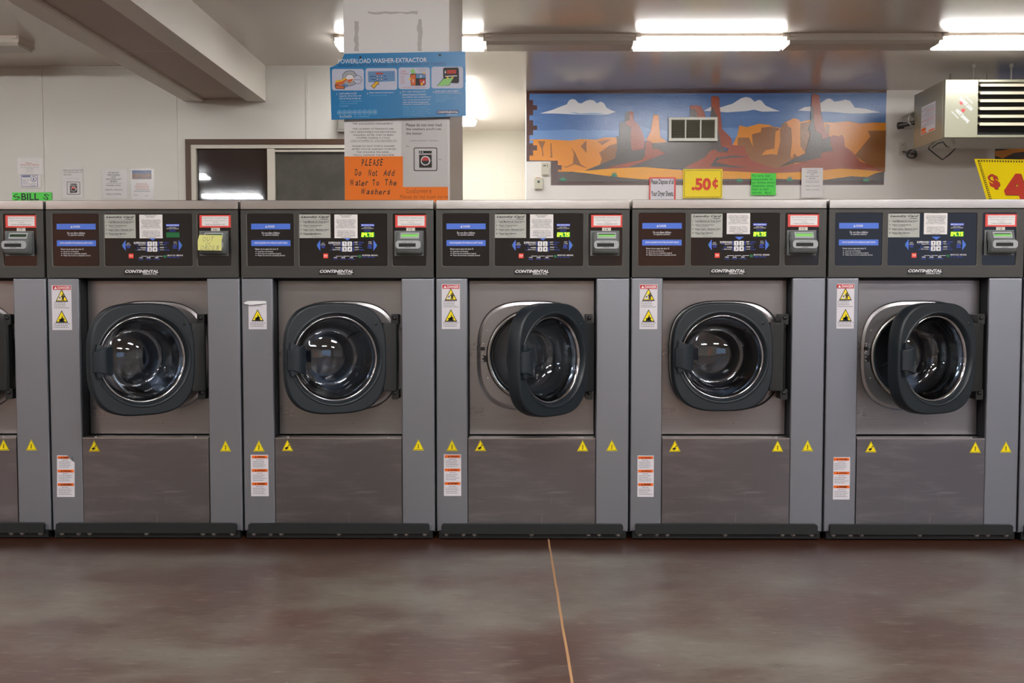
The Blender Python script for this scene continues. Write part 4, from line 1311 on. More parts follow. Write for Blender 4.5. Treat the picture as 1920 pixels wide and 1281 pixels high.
def lay(bb, pts, m):
    _layer[0] += 1
    y = YM - 0.0015 - 0.00035 * _layer[0]
    pp = [at(p, q, YM) for p, q in pts]
    bb.prism([(a - root_mu[0], c - root_mu[2]) for a, c in pp], y - root_mu[1], y - root_mu[1], m)
A = lambda L_: [A_(*p) for p in L_]
B = lambda L_: [B_(*p) for p in L_]
bb = MB()
lay(bb, A([(86, 97)]) + B([(1740, 88), (1712, 945)]) + A([(318, 998), (318, 772), (86, 772)]), M_FR)
lay(bb, A([(115, 130), (115, 190), (150, 190), (150, 240), (187, 240), (187, 285), (150, 285), (150, 335), (115, 335), (115, 382), (150, 382), (150, 432), (187, 432), (187, 475), (150, 475), (150, 523), (115, 523), (115, 572), (150, 572), (150, 620), (187, 620), (187, 668), (150, 668), (150, 717), (115, 717), (115, 762), (383, 766), (383, 808), (420, 808), (420, 852), (385, 852), (385, 960)]) + B([(1560, 905), (1714, 912), (1738, 118)]), M_SKY)
bb.build('painted_sky', mural); bb = MB()
lay(bb, A([(150, 476), (250, 480), (520, 470), (640, 478), (800, 474), (960, 480)]) + A([(960, 620), (115, 600), (115, 524), (150, 522)]), M_SKY2)
lay(bb, A([(1100, 400), (1260, 470), (1420, 480), (1420, 640), (1200, 640)]) + [], M_SKY2)
lay(bb, B([(260, 438), (330, 430), (400, 440), (400, 525), (300, 525)]), M_SKY2)
bb.build('painted_haze', mural); bb = MB()
lay(bb, A([(212, 318), (330, 285), (430, 245), (468, 232), (490, 195), (520, 180), (550, 188), (580, 220), (610, 222), (650, 197), (690, 188), (725, 195), (752, 222), (790, 205), (822, 222), (845, 265), (900, 292), (935, 302), (860, 326), (780, 332), (560, 328), (360, 318)]), M_CL)
lay(bb, B([(95, 278), (160, 240), (240, 248), (350, 215), (430, 165), (475, 153), (515, 163), (550, 198), (585, 180), (610, 185), (650, 232), (720, 262), (780, 282), (620, 286), (545, 268), (480, 280), (300, 292), (200, 284)]), M_CL)
lay(bb, B([(940, 276), (1000, 245), (1060, 238), (1140, 210), (1200, 172), (1230, 168), (1268, 195), (1310, 190), (1370, 178), (1410, 190), (1435, 222), (1450, 248), (1560, 262), (1640, 285), (1685, 293), (1500, 303), (1380, 300), (1250, 290), (1100, 284)]), M_CL)
lay(bb, A([(480, 300), (600, 318), (720, 312), (820, 318), (780, 328), (560, 324)]), M_CLS)
bb.build('painted_clouds', mural); bb = MB()
# orange mesas, left
lay(bb, A([(115, 565), (250, 562), (500, 576), (600, 560), (750, 566), (830, 545), (960, 545), (1000, 860), (640, 862), (385, 868), (385, 852), (420, 852), (420, 808), (383, 808), (383, 766), (115, 762), (115, 717), (150, 717), (150, 668), (187, 668), (187, 620), (150, 620), (150, 572), (115, 572)]), M_OR)
for t in ([(195, 580), (265, 582), (240, 650), (250, 722), (238, 722), (232, 660)], [(312, 600), (322, 600), (332, 730), (345, 735), (308, 735), (318, 720)], [(600, 628), (655, 575), (655, 695)],
          [(755, 588), (890, 562), (800, 622), (790, 605)], [(515, 645), (548, 690), (600, 800), (665, 838), (540, 800), (470, 830), (400, 815), (470, 822), (525, 795), (535, 700)],
          [(775, 690), (880, 618), (960, 600), (960, 770), (780, 806), (800, 750)]):
    lay(bb, A(t), M_BR)
# orange mesas, right
lay(bb, B([(350, 588), (395, 500), (412, 410), (480, 425), (590, 395), (680, 405), (720, 422), (780, 432), (820, 385), (900, 345), (945, 355), (960, 378), (1050, 360), (1120, 380), (1270, 385), (1390, 372), (1500, 392), (1620, 384), (1730, 385), (1722, 830), (500, 830), (380, 700)]), M_OR)
for t in ([(395, 590), (400, 520), (500, 520), (535, 605), (525, 490), (605, 470), (612, 430), (690, 422), (775, 436), (770, 452), (738, 462), (728, 618), (650, 632), (612, 678), (700, 668), (752, 676), (780, 560), (778, 450), (800, 395), (840, 385), (850, 420), (880, 432), (885, 560), (872, 690), (890, 712), (905, 660), (950, 700), (900, 760), (760, 820), (520, 760)],
          [(960, 392), (1060, 372), (1060, 640), (1010, 660), (962, 600)], [(1190, 395), (1225, 405), (1215, 520), (1180, 520)], [(1565, 458), (1730, 455), (1722, 830), (1560, 760), (1450, 680), (1590, 510)]):
    lay(bb, B(t), M_BR)
lay(bb, A([(1225, 560), (1262, 490), (1290, 330), (1338, 335), (1352, 540), (1420, 588), (1425, 690), (1380, 702), (1230, 660)]), M_OR)
bb.build('painted_mesas', mural); bb = MB()
# sand
lay(bb, A([(385, 870), (640, 860), (900, 840), (1200, 825), (1560, 855)]) + B([(230, 815), (700, 838), (1000, 826), (1320, 798), (1695, 822), (1560, 880), (1160, 905), (700, 892), (330, 900), (20, 895)]) + A([(1150, 942), (860, 912), (600, 878)]), M_SA)
lay(bb, A([(385, 872), (520, 870), (640, 885), (860, 915), (1180, 942), (1560, 952)]) + B([(260, 893), (700, 890), (1160, 903), (1420, 868), (1560, 875), (1640, 840), (1714, 824), (1711, 908), (300, 912)]) + A([(1500, 968), (352, 965), (385, 930)]), M_DK)
bb.build('painted_ground', mural); bb = MB()
# dark and red rock, left butte
lay(bb, A([(636, 862), (800, 795), (925, 745), (945, 640), (938, 535), (965, 530), (968, 402), (1018, 398), (1020, 315), (1060, 298), (1080, 300), (1075, 400), (1080, 660), (1200, 655), (1210, 580), (1240, 572), (1280, 600), (1420, 590)]) + B([(120, 500), (160, 315), (162, 245), (215, 250), (245, 480), (250, 600), (320, 650), (300, 700), (180, 790)]) + A([(1600, 850), (1200, 826), (900, 838)]), M_DK)
lay(bb, A([(1062, 298), (1098, 302), (1102, 385), (1148, 430), (1180, 490), (1205, 560), (1200, 655), (1082, 668), (1072, 560), (1078, 455), (1030, 420), (1022, 395), (1060, 380)]), M_RD)
lay(bb, A([(1212, 590), (1245, 575), (1272, 590), (1282, 650), (1330, 655), (1400, 700), (1270, 745), (1170, 785), (1040, 830), (830, 838), (1000, 795), (1180, 760), (1205, 720)]), M_RD)
lay(bb, A([(1632, 355), (1636, 245), (1680, 240), (1735, 248), (1772, 310), (1782, 358)]), M_RD)
lay(bb, A([(1632, 355), (1634, 285), (1668, 275), (1700, 310), (1704, 356)]), M_DK)
# central spire
lay(bb, B([(160, 250), (158, 155), (185, 143), (232, 158), (236, 250), (250, 370), (258, 445), (295, 480), (340, 525), (345, 588), (460, 596), (470, 650), (520, 725), (640, 770), (760, 795), (1000, 735), (1145, 690), (1150, 650), (1250, 638), (1225, 520), (1255, 498), (1310, 510), (1330, 492), (1352, 520), (1360, 600), (1420, 640), (1500, 735), (1600, 775), (1710, 826), (1500, 806), (1320, 798), (1000, 828), (700, 840), (230, 818), (0, 800), (-80, 790), (100, 700), (150, 640), (190, 625), (220, 650), (300, 655), (312, 620), (250, 600), (225, 480), (205, 340), (170, 330)]), M_RD)
lay(bb, B([(150, 335), (162, 245), (180, 250), (192, 300), (208, 310), (212, 340)]), M_DK)
lay(bb, B([(205, 700), (360, 682), (500, 692), (350, 700), (235, 712), (195, 740), (330, 770), (490, 788), (330, 788), (150, 778)]), M_DK)
lay(bb, B([(1055, 360), (1062, 135), (1085, 125), (1130, 140), (1140, 235), (1150, 330), (1165, 380), (1185, 470), (1215, 500), (1200, 560), (1060, 560), (1048, 450)]), M_RD)
lay(bb, B([(758, 792), (900, 712), (1005, 660), (1030, 560), (1050, 490), (1030, 440), (1052, 400), (1060, 245), (1075, 230), (1085, 400), (1095, 460), (1145, 490), (1160, 540), (1225, 510), (1235, 580), (1252, 640), (1150, 655), (1140, 700), (1000, 735), (880, 748)]), M_DK)
bb.build('painted_buttes', mural); bb = MB()
for cx_, cy_, f_ in ((918, 905, A_), (432, 945, A_), (412, 905, B_), (862, 900, B_), (1545, 905, B_)):
    h_ = 30 if (cx_ in (918, 862)) else 20
    for i in range(7):
        a_ = rad(-60 + 20 * i)
        t_ = (cx_ + 34 * math.sin(a_), cy_ - h_ * (0.4 + 0.9 * math.cos(a_)))
        lay(bb, [f_(cx_ - 5, cy_ + 8), f_(cx_ + 5, cy_ + 8), f_(*t_)], M_GR)
    lay(bb, [f_(cx_ - 32, cy_ + 12), f_(cx_ + 32, cy_ + 12), f_(cx_ + 22, cy_ - 6), f_(cx_ - 22, cy_ - 6)], M_GR)
bb.build('painted_plants', mural)
# second mural beyond the heater
m2 = thing('wall_mural', 'second desert mural, dark and orange, mostly hidden behind the hanging heater', 'mural', (at(1990, 230, YM)[0], YM, at(1990, 230, YM)[1]))
root_mu = tuple(m2.location); bb = MB(); _layer[0] = 0
lay(bb, [(1870, 168), (2100, 168), (2100, 300), (1865, 306)], M_SKY)
lay(bb, [(1867, 235), (2100, 220), (2100, 306), (1865, 306)], M_DK)
lay(bb, [(1865, 283), (1865, 292), (1880, 297), (1900, 287), (1925, 284), (1925, 268), (1900, 278), (1880, 282)], M_OR)
lay(bb, [(1908, 300), (1940, 290), (1960, 306), (1908, 306)], M_RD)
bb.build('painted_scene', m2)

# ---------------- things on the walls ----------------
def wpaper(name, label, cat, px, Y, m, fn=None, group=None, y_off=0.002, sleeve=None, th=0.001, rot=0.0):
    """sheet with its pixel rectangle px on plane Y; fn(builder, conv) draws on it"""
    x0, y0, x1, y1 = px
    cx, cz = at((x0 + x1) / 2, (y0 + y1) / 2, Y)
    def conv(p, q, yy=0):
        a, c = at(p, q, Y); return a - cx, c - cz
    b_ = MB()
    a = conv(x0, y1); c = conv(x1, y0)
    b_.prism(rrect(a[0], a[1], c[0], c[1], 0), -y_off - th, -y_off, m)
    o = b_.build(name, None, (cx, Y, cz), (0, rad(rot), 0))
    tag(o, label, cat, group)
    if fn:
        t_ = MB(); fn(t_, conv, -y_off - th - 0.0005); t_.build('printing', o)
    if sleeve:
        s_ = MB(); a = conv(sleeve[0], sleeve[3]); c = conv(sleeve[2], sleeve[1])
        s_.prism(rrect(a[0], a[1], c[0], c[1], 0), -y_off - th - 0.0015, -y_off - th - 0.0015, PLASTICCLEAR)
        s_.build('plastic_sleeve', o)
    return o
def wt(b_, conv, s, x0, y0, x1, y1, y, m, hand=None, **k):
    a = conv(x0, y1); c = conv(x1, y0)
    if hand is not None: hand_text(b_, s, a[0], a[1], c[0], c[1], y, m, hand, k.get('bold', 0))
    else: b_.text(s, a[0], a[1], c[0], c[1], y, m, **k)
def wr(b_, conv, x0, y0, x1, y1, y, m, r=0.0):
    a = conv(x0, y1); c = conv(x1, y0); b_.prism(rrect(a[0], a[1], c[0], c[1], r), y, y, m)
def washer_icon(b, cv, y, cx, cy, s):
    """framed drawing of a washer; s = frame size in px"""
    h = s / 2
    wr(b, cv, cx - h, cy - h, cx + h, cy + h, y, BLACK, 0.008 * s / 45)
    wr(b, cv, cx - h + s * .035, cy - h + s * .035, cx + h - s * .035, cy + h - s * .035, y - .0005, PAPER, 0.006 * s / 45)
    wr(b, cv, cx - s * .28, cy - s * .36, cx + s * .27, cy - s * .25, y - .001, BLACK)
    wr(b, cv, cx - s * .27, cy - s * .20, cx + s * .27, cy + s * .36, y - .001, BLACK)
    for d_ in (-.22, -.12):
        c = cv(cx + d_ * s, cy - s * .305); r = abs(cv(cx + s * .03, cy)[0] - cv(cx, cy)[0]); b.prism(circle(c[0], c[1], r, 12), y - .0015, y - .0015, WHITE)
    c = cv(cx, cy + s * .06); r = abs(cv(cx + s * .2, cy)[0] - cv(cx, cy)[0])
    b.prism(circle(c[0], c[1], r, 24), y - .0015, y - .0015, WHITE)
    b.prism(circle(c[0], c[1], r * .8, 24), y - .002, y - .002, BLACK)
    b.prism([p for p in circle(c[0], c[1], r * .8, 24)][0:13], y - .0025, y - .0025, REDS)
    wr(b, cv, cx + s * .16, cy + s * .035, cx + s * .42, cy + s * .06, y - .002, WHITE)

# left wall papers
RED2 = mat('red_ink', (190, 60, 60), 0.6); NAVY = mat('navy_ink', (48, 72, 150), 0.6); PINK = mat('pink_ink', (210, 140, 140), 0.6)
def fn(b, cv, y):
    wt(b, cv, 'Please,', 49, 304.5, 60, 307.5, y, RED2); wt(b, cv, 'watch your children', 38, 308, 73, 311, y, RED2, bold=0.01)
    wt(b, cv, 'Do not let them climb on', 39, 312.4, 73, 314.6, y, FAINTINK); wt(b, cv, 'the tables', 50, 315.6, 63, 317.4, y, FAINTINK)
    wt(b, cv, 'Thank you', 50, 319.2, 62, 320.8, y, FAINTINK); wt(b, cv, 'Management', 48, 321.8, 64, 323.4, y, FAINTINK)
wpaper('paper_notice', 'white paper asking to watch your children, in red print on the left wall', 'notice', (33.5, 296, 80, 327), YL - 0.007, PAPER, fn)
def fn(b, cv, y):
    wr(b, cv, 40, 328, 71, 350, y, NAVY, 0.006); wr(b, cv, 40.8, 328.8, 70.2, 349.2, y - .0005, PAPER, 0.005)
    wr(b, cv, 42, 329.5, 57, 332.6, y - .001, NAVY); wt(b, cv, 'CAUTION', 43.5, 330.2, 55.5, 332, y - .0015, WHITE)
    wt(b, cv, 'Watch Your', 42, 336.5, 56, 338.8, y - .001, NAVY); wt(b, cv, 'Children...', 42, 340.4, 54, 342.4, y - .001, NAVY)
    wt(b, cv, 'No Running or Playing', 42, 343.8, 68.5, 346, y - .001, NAVY); wt(b, cv, 'Please', 58, 347, 67, 348.6, y - .001, NAVY)
    c = cv(63.5, 336); r = abs(cv(69, 330)[0] - cv(63.5, 330)[0])
    b.prism(circle(c[0], c[1], r, 20), y - .001, y - .001, NAVY); b.prism(circle(c[0], c[1], r * .84, 20), y - .0015, y - .0015, PAPER)
    b.prism([(c[0] + p * r, c[1] + q * r) for p, q in ((-.1, .6), (.1, .6), (.15, .1), (.35, -.6), (.2, -.65), (0, -.1), (-.2, -.65), (-.35, -.6), (-.15, .1), (-.4, .0), (-.35, -.1), (-.1, .2))], y - .002, y - .002, NAVY)
wpaper('caution_notice', 'white caution notice with a blue rounded border below the red-print paper', 'notice', (38, 327.4, 77, 352), YL - 0.0075, PAPER, fn)
def fn(b, cv, y):
    wt(b, cv, 'Please do not over load', 119.5, 317.3, 155, 320.6, y, BLACK); wt(b, cv, "the washers you'll ruin", 119.5, 321.6, 154.5, 324.8, y, BLACK); wt(b, cv, 'the motor.', 119.5, 325.8, 135, 328.8, y, BLACK)
    wt(b, cv, 'Laundry should be ¾ and below.', 123.5, 334.2, 150.5, 335.8, y, FAINTINK); wt(b, cv, 'Ex.', 119.8, 338.8, 122.6, 340.4, y, FAINTINK)
    washer_icon(b, cv, y, 138.2, 353, 24)
wpaper('paper_notice', 'small white paper with a washer drawing on the left wall', 'notice', (117.5, 315, 155.5, 371), YL - 0.0005, PAPER, fn, sleeve=(116, 311.5, 160, 372.5))
def fn(b, cv, y):
    for s_, w_, q in (('WE ARE NOT', 21, 322.6), ('RESPONSIBLE', 23, 326.8), ('FOR', 8, 330.7), ('ANYTHING LEFT', 29, 334.7), ('BEHIND', 13, 338.8), ('PHONES, IPODS,', 28, 346.6), ('TABLETS, WALLETS,', 34, 354.8), ('CARDS, CLOTHING', 28, 363)):
        wt(b, cv, s_, 213.5 - w_ / 2, q, 213.5 + w_ / 2, q + 2.9, y, GREYINK, bold=0.01)
    wr(b, cv, 200, 343.4, 229, 343.8, y, GREYINK)
wpaper('paper_notice', 'white not-responsible notice in a plastic sleeve near the window, beside the pictured sheet', 'notice', (193, 318, 238, 372), YL - 0.0005, PAPER, fn, sleeve=(190.5, 313.5, 241, 374))
PIC1 = mat('photo_rock', (140, 96, 72), 0.6); vary(PIC1, (90, 70, 80), 60); PIC2 = mat('photo_sky', (80, 100, 150), 0.6)
def fn(b, cv, y):
    wr(b, cv, 248, 319.5, 284, 336, y, PIC1); wr(b, cv, 248, 319.5, 284, 325.5, y - .0005, PIC2)
    greek(b, 252, 344, 281, 356.5, 5, PINK, y, 3, cv, 0.4); greek(b, 250, 356.5, 283, 361, 2, FAINTINK, y, 4, cv, 0.4)
    wt(b, cv, 'Thanks', 250.5, 364.5, 259, 367, y, FAINTINK); wt(b, cv, 'Mgmt', 272, 366, 279, 368, y, FAINTINK)
wpaper('paper_notice', 'white sheet topped by a small landscape photo, left of the window', 'notice', (246.5, 316.5, 288, 374), YL - 0.0005, PAPER, fn, sleeve=(243, 315, 290, 374.5))
GREENP = mat('neon_green_paper', (88, 226, 84), 0.6); ORANGEP = mat('neon_orange_paper', (255, 128, 22), 0.6)
def fn(b, cv, y):
    wt(b, cv, 'S', 26.5, 363.8, 36.5, 375, y, BLACK, bold=0.0, rot=25); wt(b, cv, 'BILL', 40.5, 362.6, 73, 375.6, y, BLACK, bold=0.02); wt(b, cv, 'S', 82, 364.2, 92, 374.5, y, BLACK, rot=-20)
wpaper('bills_sign', 'neon green BILLS sign low on the left wall', 'sign', (23.5, 361, 97, 377), YL - 0.0075, GREENP, fn)
# electrical box beside the pillar
EBOX = mat('electrical_box_grey', (150, 148, 142), 0.4, 0.3)
b = MB(); a = at(636, 250, YL); c = at(668, 222, YL)
b.box(a[0], YL - 0.09, a[1], c[0], YL, c[1] + 0.02, EBOX)
b.box(a[0] + 0.01, YL - 0.096, a[1] + 0.02, c[0] - 0.01, YL - 0.09, c[1], EBOX)
tag(b.build('electrical_box', bevel=0.004), 'grey metal electrical box on the wall, half behind the pillar', 'box')
# outlets / thermostats by the mural
TH = mat('thermostat_plastic', (206, 202, 184), 0.45)
def thermo(px, label, lcd):
    a = at(px[0], px[3], YM); c = at(px[2], px[1], YM); cx, cz = (a[0] + c[0]) / 2, a[1]
    r_ = thing('thermostat', label, 'thermostat', (cx, YM, cz), 'thermostats left of the mural')
    b = MB(); b.prism(rrect(a[0] - cx, 0, c[0] - cx, c[1] - cz, 0.008), -0.03, 0, TH); b.build('housing', r_, bevel=0.003)
    b = MB(); w = c[0] - a[0]; h = c[1] - cz
    if lcd:
        b.box(-w * .14, -0.0315, h * .56, w * .14, -0.030, h * .76, mat('thermostat_screen', (52, 80, 66), 0.3)); b.build('screen', r_)
        b = MB(); [b.box(-w * .3 + i * .011, -0.002, h + 0.004, -w * .3 + i * .011 + 0.008, -0.001, h + 0.009, RED2) for i in range(4)]; b.build('printing', r_)
    else:
        b.text('OFF', -w * .3, h * .70, w * .1, h * .82, -0.0306, BLACK, bold=0.05); b.text('I', w * .26, h * .66, w * .32, h * .84, -0.0306, BLACK); b.build('printing', r_)
    b = MB(); b.box(-w * .35, -0.0305, h * .03, w * .35, -0.029, h * .08, mat('thermostat_slot', (110, 106, 96), 0.6)); b.build('vent_slot', r_)
thermo((1015, 305.5, 1029.5, 330), 'upper pale wall thermostat with black marking, beside the mural', False)
thermo((1002, 334, 1017.5, 356), 'lower pale wall thermostat with a small green screen', True)
# vent grille
GRW = mat('grille_white', (222, 222, 212), 0.4); GRD = mat('grille_dark', (62, 58, 46), 0.7)
a = at(1252.5, 266, YM); c = at(1344, 221, YM); gx, gz = (a[0] + c[0]) / 2, (a[1] + c[1]) / 2
gr = thing('vent_grille', 'white louvred air grille set in the middle of the mural', 'vent', (gx, YM, gz))
def cvg(p, q): x, z = at(p, q, YM); return x - gx, z - gz
def gbox(b, p0, q0, p1, q1, ya, yb, m):
    a = cvg(p0, q1); c = cvg(p1, q0); b.box(a[0], ya, a[1], c[0], yb, c[1], m)
b = MB()
gbox(b, 1252.5, 221, 1344, 226.2, -0.045, -0.01, GRW); gbox(b, 1252.5, 260.2, 1344, 266, -0.045, -0.01, GRW)
gbox(b, 1252.5, 226, 1258, 260.4, -0.045, -0.01, GRW); gbox(b, 1338.6, 226, 1344, 260.4, -0.045, -0.01, GRW)
gbox(b, 1282.8, 226, 1285.8, 260.4, -0.043, -0.01, GRW); gbox(b, 1311, 226, 1314, 260.4, -0.043, -0.01, GRW)
b.build('frame', gr, bevel=0.002)
b = MB(); gbox(b, 1253, 222, 1343.5, 265.5, -0.012, 0.0, GRD); b.build('backing', gr)
b = MB()
for i in range(13):
    q = 227.4 + i * 2.6
    for p0, p1 in ((1257.5, 1283), (1285.5, 1311.2), (1313.8, 1339)):
        a = cvg(p0, q + 0.9); c = cvg(p1, q)
        b.add([(a[0], -0.040, a[1] - .004), (c[0], -0.040, a[1] - .004), (c[0], -0.016, c[1] + 0.006), (a[0], -0.016, c[1] + 0.006)], [(0, 1, 2, 3)], mat('grille_slats', (150, 146, 130), 0.5))
b.build('louvers', gr)
# signs on the right wall
WS = YM - 0.025
def fn(b, cv, y):
    wr(b, cv, 1219.4, 335, 1264, 375, y, WHITE_STK)
    wt(b, cv, 'Please Dispose of all', 1220.3, 336, 1263.4, 348.5, y - .0005, BLACK, bold=0.02)
    wt(b, cv, 'Your Dryer Sheets.', 1220.6, 358, 1263.2, 371, y - .0005, BLACK, bold=0.02)
wpaper('dryer_sheet_notice', 'white red-bordered notice about dryer sheets, left of the .50 cent sign', 'notice', (1217, 332.5, 1267, 378), WS, REDNOTE, fn)
SIGNY = mat('sign_yellow', (250, 222, 8), 0.45); SIGNR = mat('sign_red', (222, 58, 22), 0.45); SIGNR2 = mat('sign_dull_red', (196, 62, 48), 0.5)
def chain(b, cv, x0, y0, x1, y1, n, y, m):
    for i in range(n):
        t0 = i / n; t1 = (i + 0.62) / n
        p0 = (x0 + (x1 - x0) * t0, y0 + (y1 - y0) * t0); p1 = (x0 + (x1 - x0) * t1, y0 + (y1 - y0) * t1)
        if abs(x1 - x0) > abs(y1 - y0):
            q = [(p0[0], p0[1] + .8), (p0[0] + 1, p0[1] - .7), (p1[0] + .6, p1[1] - .7), (p1[0], p1[1] + .8)]
        else:
            q = [(p0[0] + .8, p0[1]), (p0[0] - .7, p0[1] + 1), (p1[0] - .7, p1[1] + .6), (p1[0] + .8, p1[1])]
        b.prism([cv(*k_) for k_ in q], y, y, m)
OLIVE = mat('sign_border_print', (110, 104, 40), 0.5)
def fn(b, cv, y):
    chain(b, cv, 1283, 319.5, 1352, 319.5, 20, y, OLIVE); chain(b, cv, 1283, 369.5, 1352, 369.5, 20, y, OLIVE)
    chain(b, cv, 1283, 321, 1283, 369, 14, y, OLIVE); chain(b, cv, 1352, 321, 1352, 369, 14, y, OLIVE)
    wt(b, cv, '.50', 1296.5, 334, 1333, 357, y, SIGNR, bold=0.045); wt(b, cv, 'c', 1335.5, 337, 1346, 351.5, y, SIGNR, bold=0.04); wr(b, cv, 1340.2, 333.5, 1342.4, 355, y - .0003, SIGNR)
wpaper('price_sign', 'bright yellow price sign reading .50 cents in red', 'sign', (1280.5, 317, 1354.5, 371.5), WS - 0.001, SIGNY, fn)
GREENI = mat('green_scrawl', (16, 130, 60), 0.6)
def fn(b, cv, y):
    for i, (s_, x1) in enumerate((("We are not", 1444), ('responsible for', 1450), ('any clothes, shoes,', 1452), ('blankets, items', 1451), ('that is left', 1441), ('behind.   Mgmt', 1446))):
        wt(b, cv, s_, 1409.5, 327.5 + i * 6.3, x1, 331.8 + i * 6.3, y, GREENI, hand=i, bold=0.01)
wpaper('green_note', 'neon green handwritten note taped to the bottom of the mural', 'notice', (1408, 325, 1455, 366), WS, GREENP, fn)
def fn(b, cv, y):
    for s_, w_, q in (('WE ARE NOT', 19, 319), ('RESPONSIBLE', 21, 322.6), ('FOR', 7, 326.3), ('ANYTHING LEFT', 26, 330), ('BEHIND', 12, 333.6), ('PHONES, IPODS,', 25, 340.6), ('TABLETS, WALLETS,', 28, 348), ('CARDS, CLOTHING', 27, 355)):
        wt(b, cv, s_, 1523 - w_ / 2, q, 1523 + w_ / 2, q + 2.2, y, GREYINK)
    wr(b, cv, 1510, 337.8, 1536, 338.1, y, GREYINK)
wpaper('paper_notice', 'white typed notice taped at the lower right of the mural', 'notice', (1502, 315, 1543, 371), WS, PAPER, fn)
# wall outlet + cord
OUT = mat('outlet_plastic', (212, 208, 196), 0.45)
a = at(1684, 291, YM); c = at(1699.5, 267, YM); ox, oz = (a[0] + c[0]) / 2, (a[1] + c[1]) / 2
ou = thing('wall_outlet', 'white wall outlet with a coiled grey plug cord beside the mural', 'outlet', (ox, YM, oz))
b = MB(); b.prism(rrect(a[0] - ox, a[1] - oz, c[0] - ox, c[1] - oz, 0.005), -0.008, 0, OUT); b.build('cover_plate', ou)
b = MB(); b.prism(circle(0, 0.035, 0.02, 20), -0.0095, -0.008, OUT)
for dx in (-0.008, 0.006): b.box(dx, -0.0100, 0.030, dx + 0.003, -0.0095, 0.044, BLACK)
b.build('socket', ou)
CORD = mat('grey_cord', (98, 98, 96), 0.5)
cp_ = []
for i in range(60):
    t = i / 59
    if t < 0.75:
        a_ = t / 0.75 * 4 * math.pi; cp_.append((ox + 0.07 + 0.045 * math.cos(a_) + 0.02 * t, YM - 0.05 - 0.01 * math.sin(3 * a_), oz - 0.06 + 0.04 * math.sin(a_)))
    else:
        u = (t - 0.75) / 0.25; p = at(1709, 288, YM - .1); q = at(1716, 278, YM - 0.5); cp_.append((p[0] + (q[0] - p[0]) * u, YM - .05 - 0.45 * u, p[1] + (q[1] - p[1]) * u))
b = MB(); b.tube([(ox, YM - 0.01, oz - 0.03), (ox + 0.02, YM - 0.05, oz - 0.04)] + cp_, 0.008, CORD)
tag(b.build('plug_cord'), 'coiled grey cord from the wall outlet up to the heater', 'cord')

# ---------------- hanging heater ----------------
HF, HR = 8.9, 9.6
HG = mat('heater_paint', (146, 146, 128), 0.26, 0.15, spec=0.6); HSD = mat('heater_side_paint', (160, 154, 134), 0.24, 0.3)
hx0 = at(1772, 200, HF)[0]; hx1 = at(2000, 200, HF)[0]
hz1 = at(1772, 149, HF)[1]; hz0 = at(1772, 258, HF)[1]
hcx = (hx0 + hx1) / 2
ht = thing('unit_heater', 'beige gas unit heater hanging from the ceiling at the right', 'heater', (hcx, HF, hz0))
def hb(b, x0, y0, z0, x1, y1, z1, m): b.box(x0 - hcx, y0 - HF, z0 - hz0, x1 - hcx, y1 - HF, z1 - hz0, m)
gl0 = at(1834, 200, HF)[0]; gz0 = at(1834, 253, HF)[1]; gz1_ = at(1834, 154, HF)[1]
b = MB()
hb(b, hx0, HF + 0.05, hz0, hx1, HR, hz1, HSD)
hb(b, hx0, HF, hz0, gl0, HF + 0.05, hz1, HG)
hb(b, gl0, HF, hz0, hx1, HF + 0.05, gz0, HG); hb(b, gl0, HF, gz1_, hx1, HF + 0.05, hz1, HG)
hb(b, hx1 - 0.03, HF, gz0, hx1, HF + 0.05, gz1_, HG)
b.build('casing', ht, bevel=0.004)
b = MB(); hb(b, gl0, HF + 0.045, gz0, hx1 - 0.03, HF + 0.051, gz1_, DARKGAP); b.build('air_outlet', ht)
LOUV = mat('louver_paint', (198, 190, 168), 0.3)
for i in range(6):
    q = 161.5 + i * 14.6
    z = at(1834, q, HF)[1]
    b = MB()
    xa, xb = gl0 + 0.006 - hcx, hx1 - 0.034 - hcx
    zz = z - hz0
    b.loft([[(xa, -0.03, zz - 0.010), (xa, -0.03, zz + 0.014), (xa, 0.04, zz + 0.030), (xa, 0.04, zz + 0.026)], [(xb, -0.03, zz - 0.010), (xb, -0.03, zz + 0.014), (xb, 0.04, zz + 0.030), (xb, 0.04, zz + 0.026)]], LOUV, False, True, True)
    b.build('louver', ht)
# sticker on the front
b = MB()
def hcv(p, q): x, z = at(p, q, HF); return x - hcx, z - hz0
for s_, cx_, cy_, r_ in (('HOT DAWG', 1804.5, 217.5, -45), ('HOT DAWG', 1811, 194.5, 135)):
    c = hcv(cx_, cy_); w = 0.15; h = 0.030
    b.text(s_, c[0] - w / 2, c[1] - h / 2, c[0] + w / 2, c[1] + h / 2, -0.0015, WHITE, bold=0.03, rot=r_)
for cx_, cy_ in ((1806, 208), (1802.5, 194)):
    c = hcv(cx_, cy_); b.prism(circle(c[0], c[1], 0.013, 8), -0.0012, -0.0012, REDS)
    for i in range(4):
        a_ = rad(30 + 40 * i); b.prism(circle(c[0] + 0.018 * math.cos(a_), c[1] + 0.018 * math.sin(a_), 0.005, 8), -0.0012, -0.0012, REDS)
for (p, q, r_) in ((1790, 215, -45), (1817, 187, -45)):
    c = hcv(p, q); b.prism([(c[0] - .03, c[1] + .027), (c[0] + .03, c[1] - .033), (c[0] + .033, c[1] - .03), (c[0] - .027, c[1] + .03)], -0.0012, -0.0012, WHITE)
b.build('front_sticker', ht)
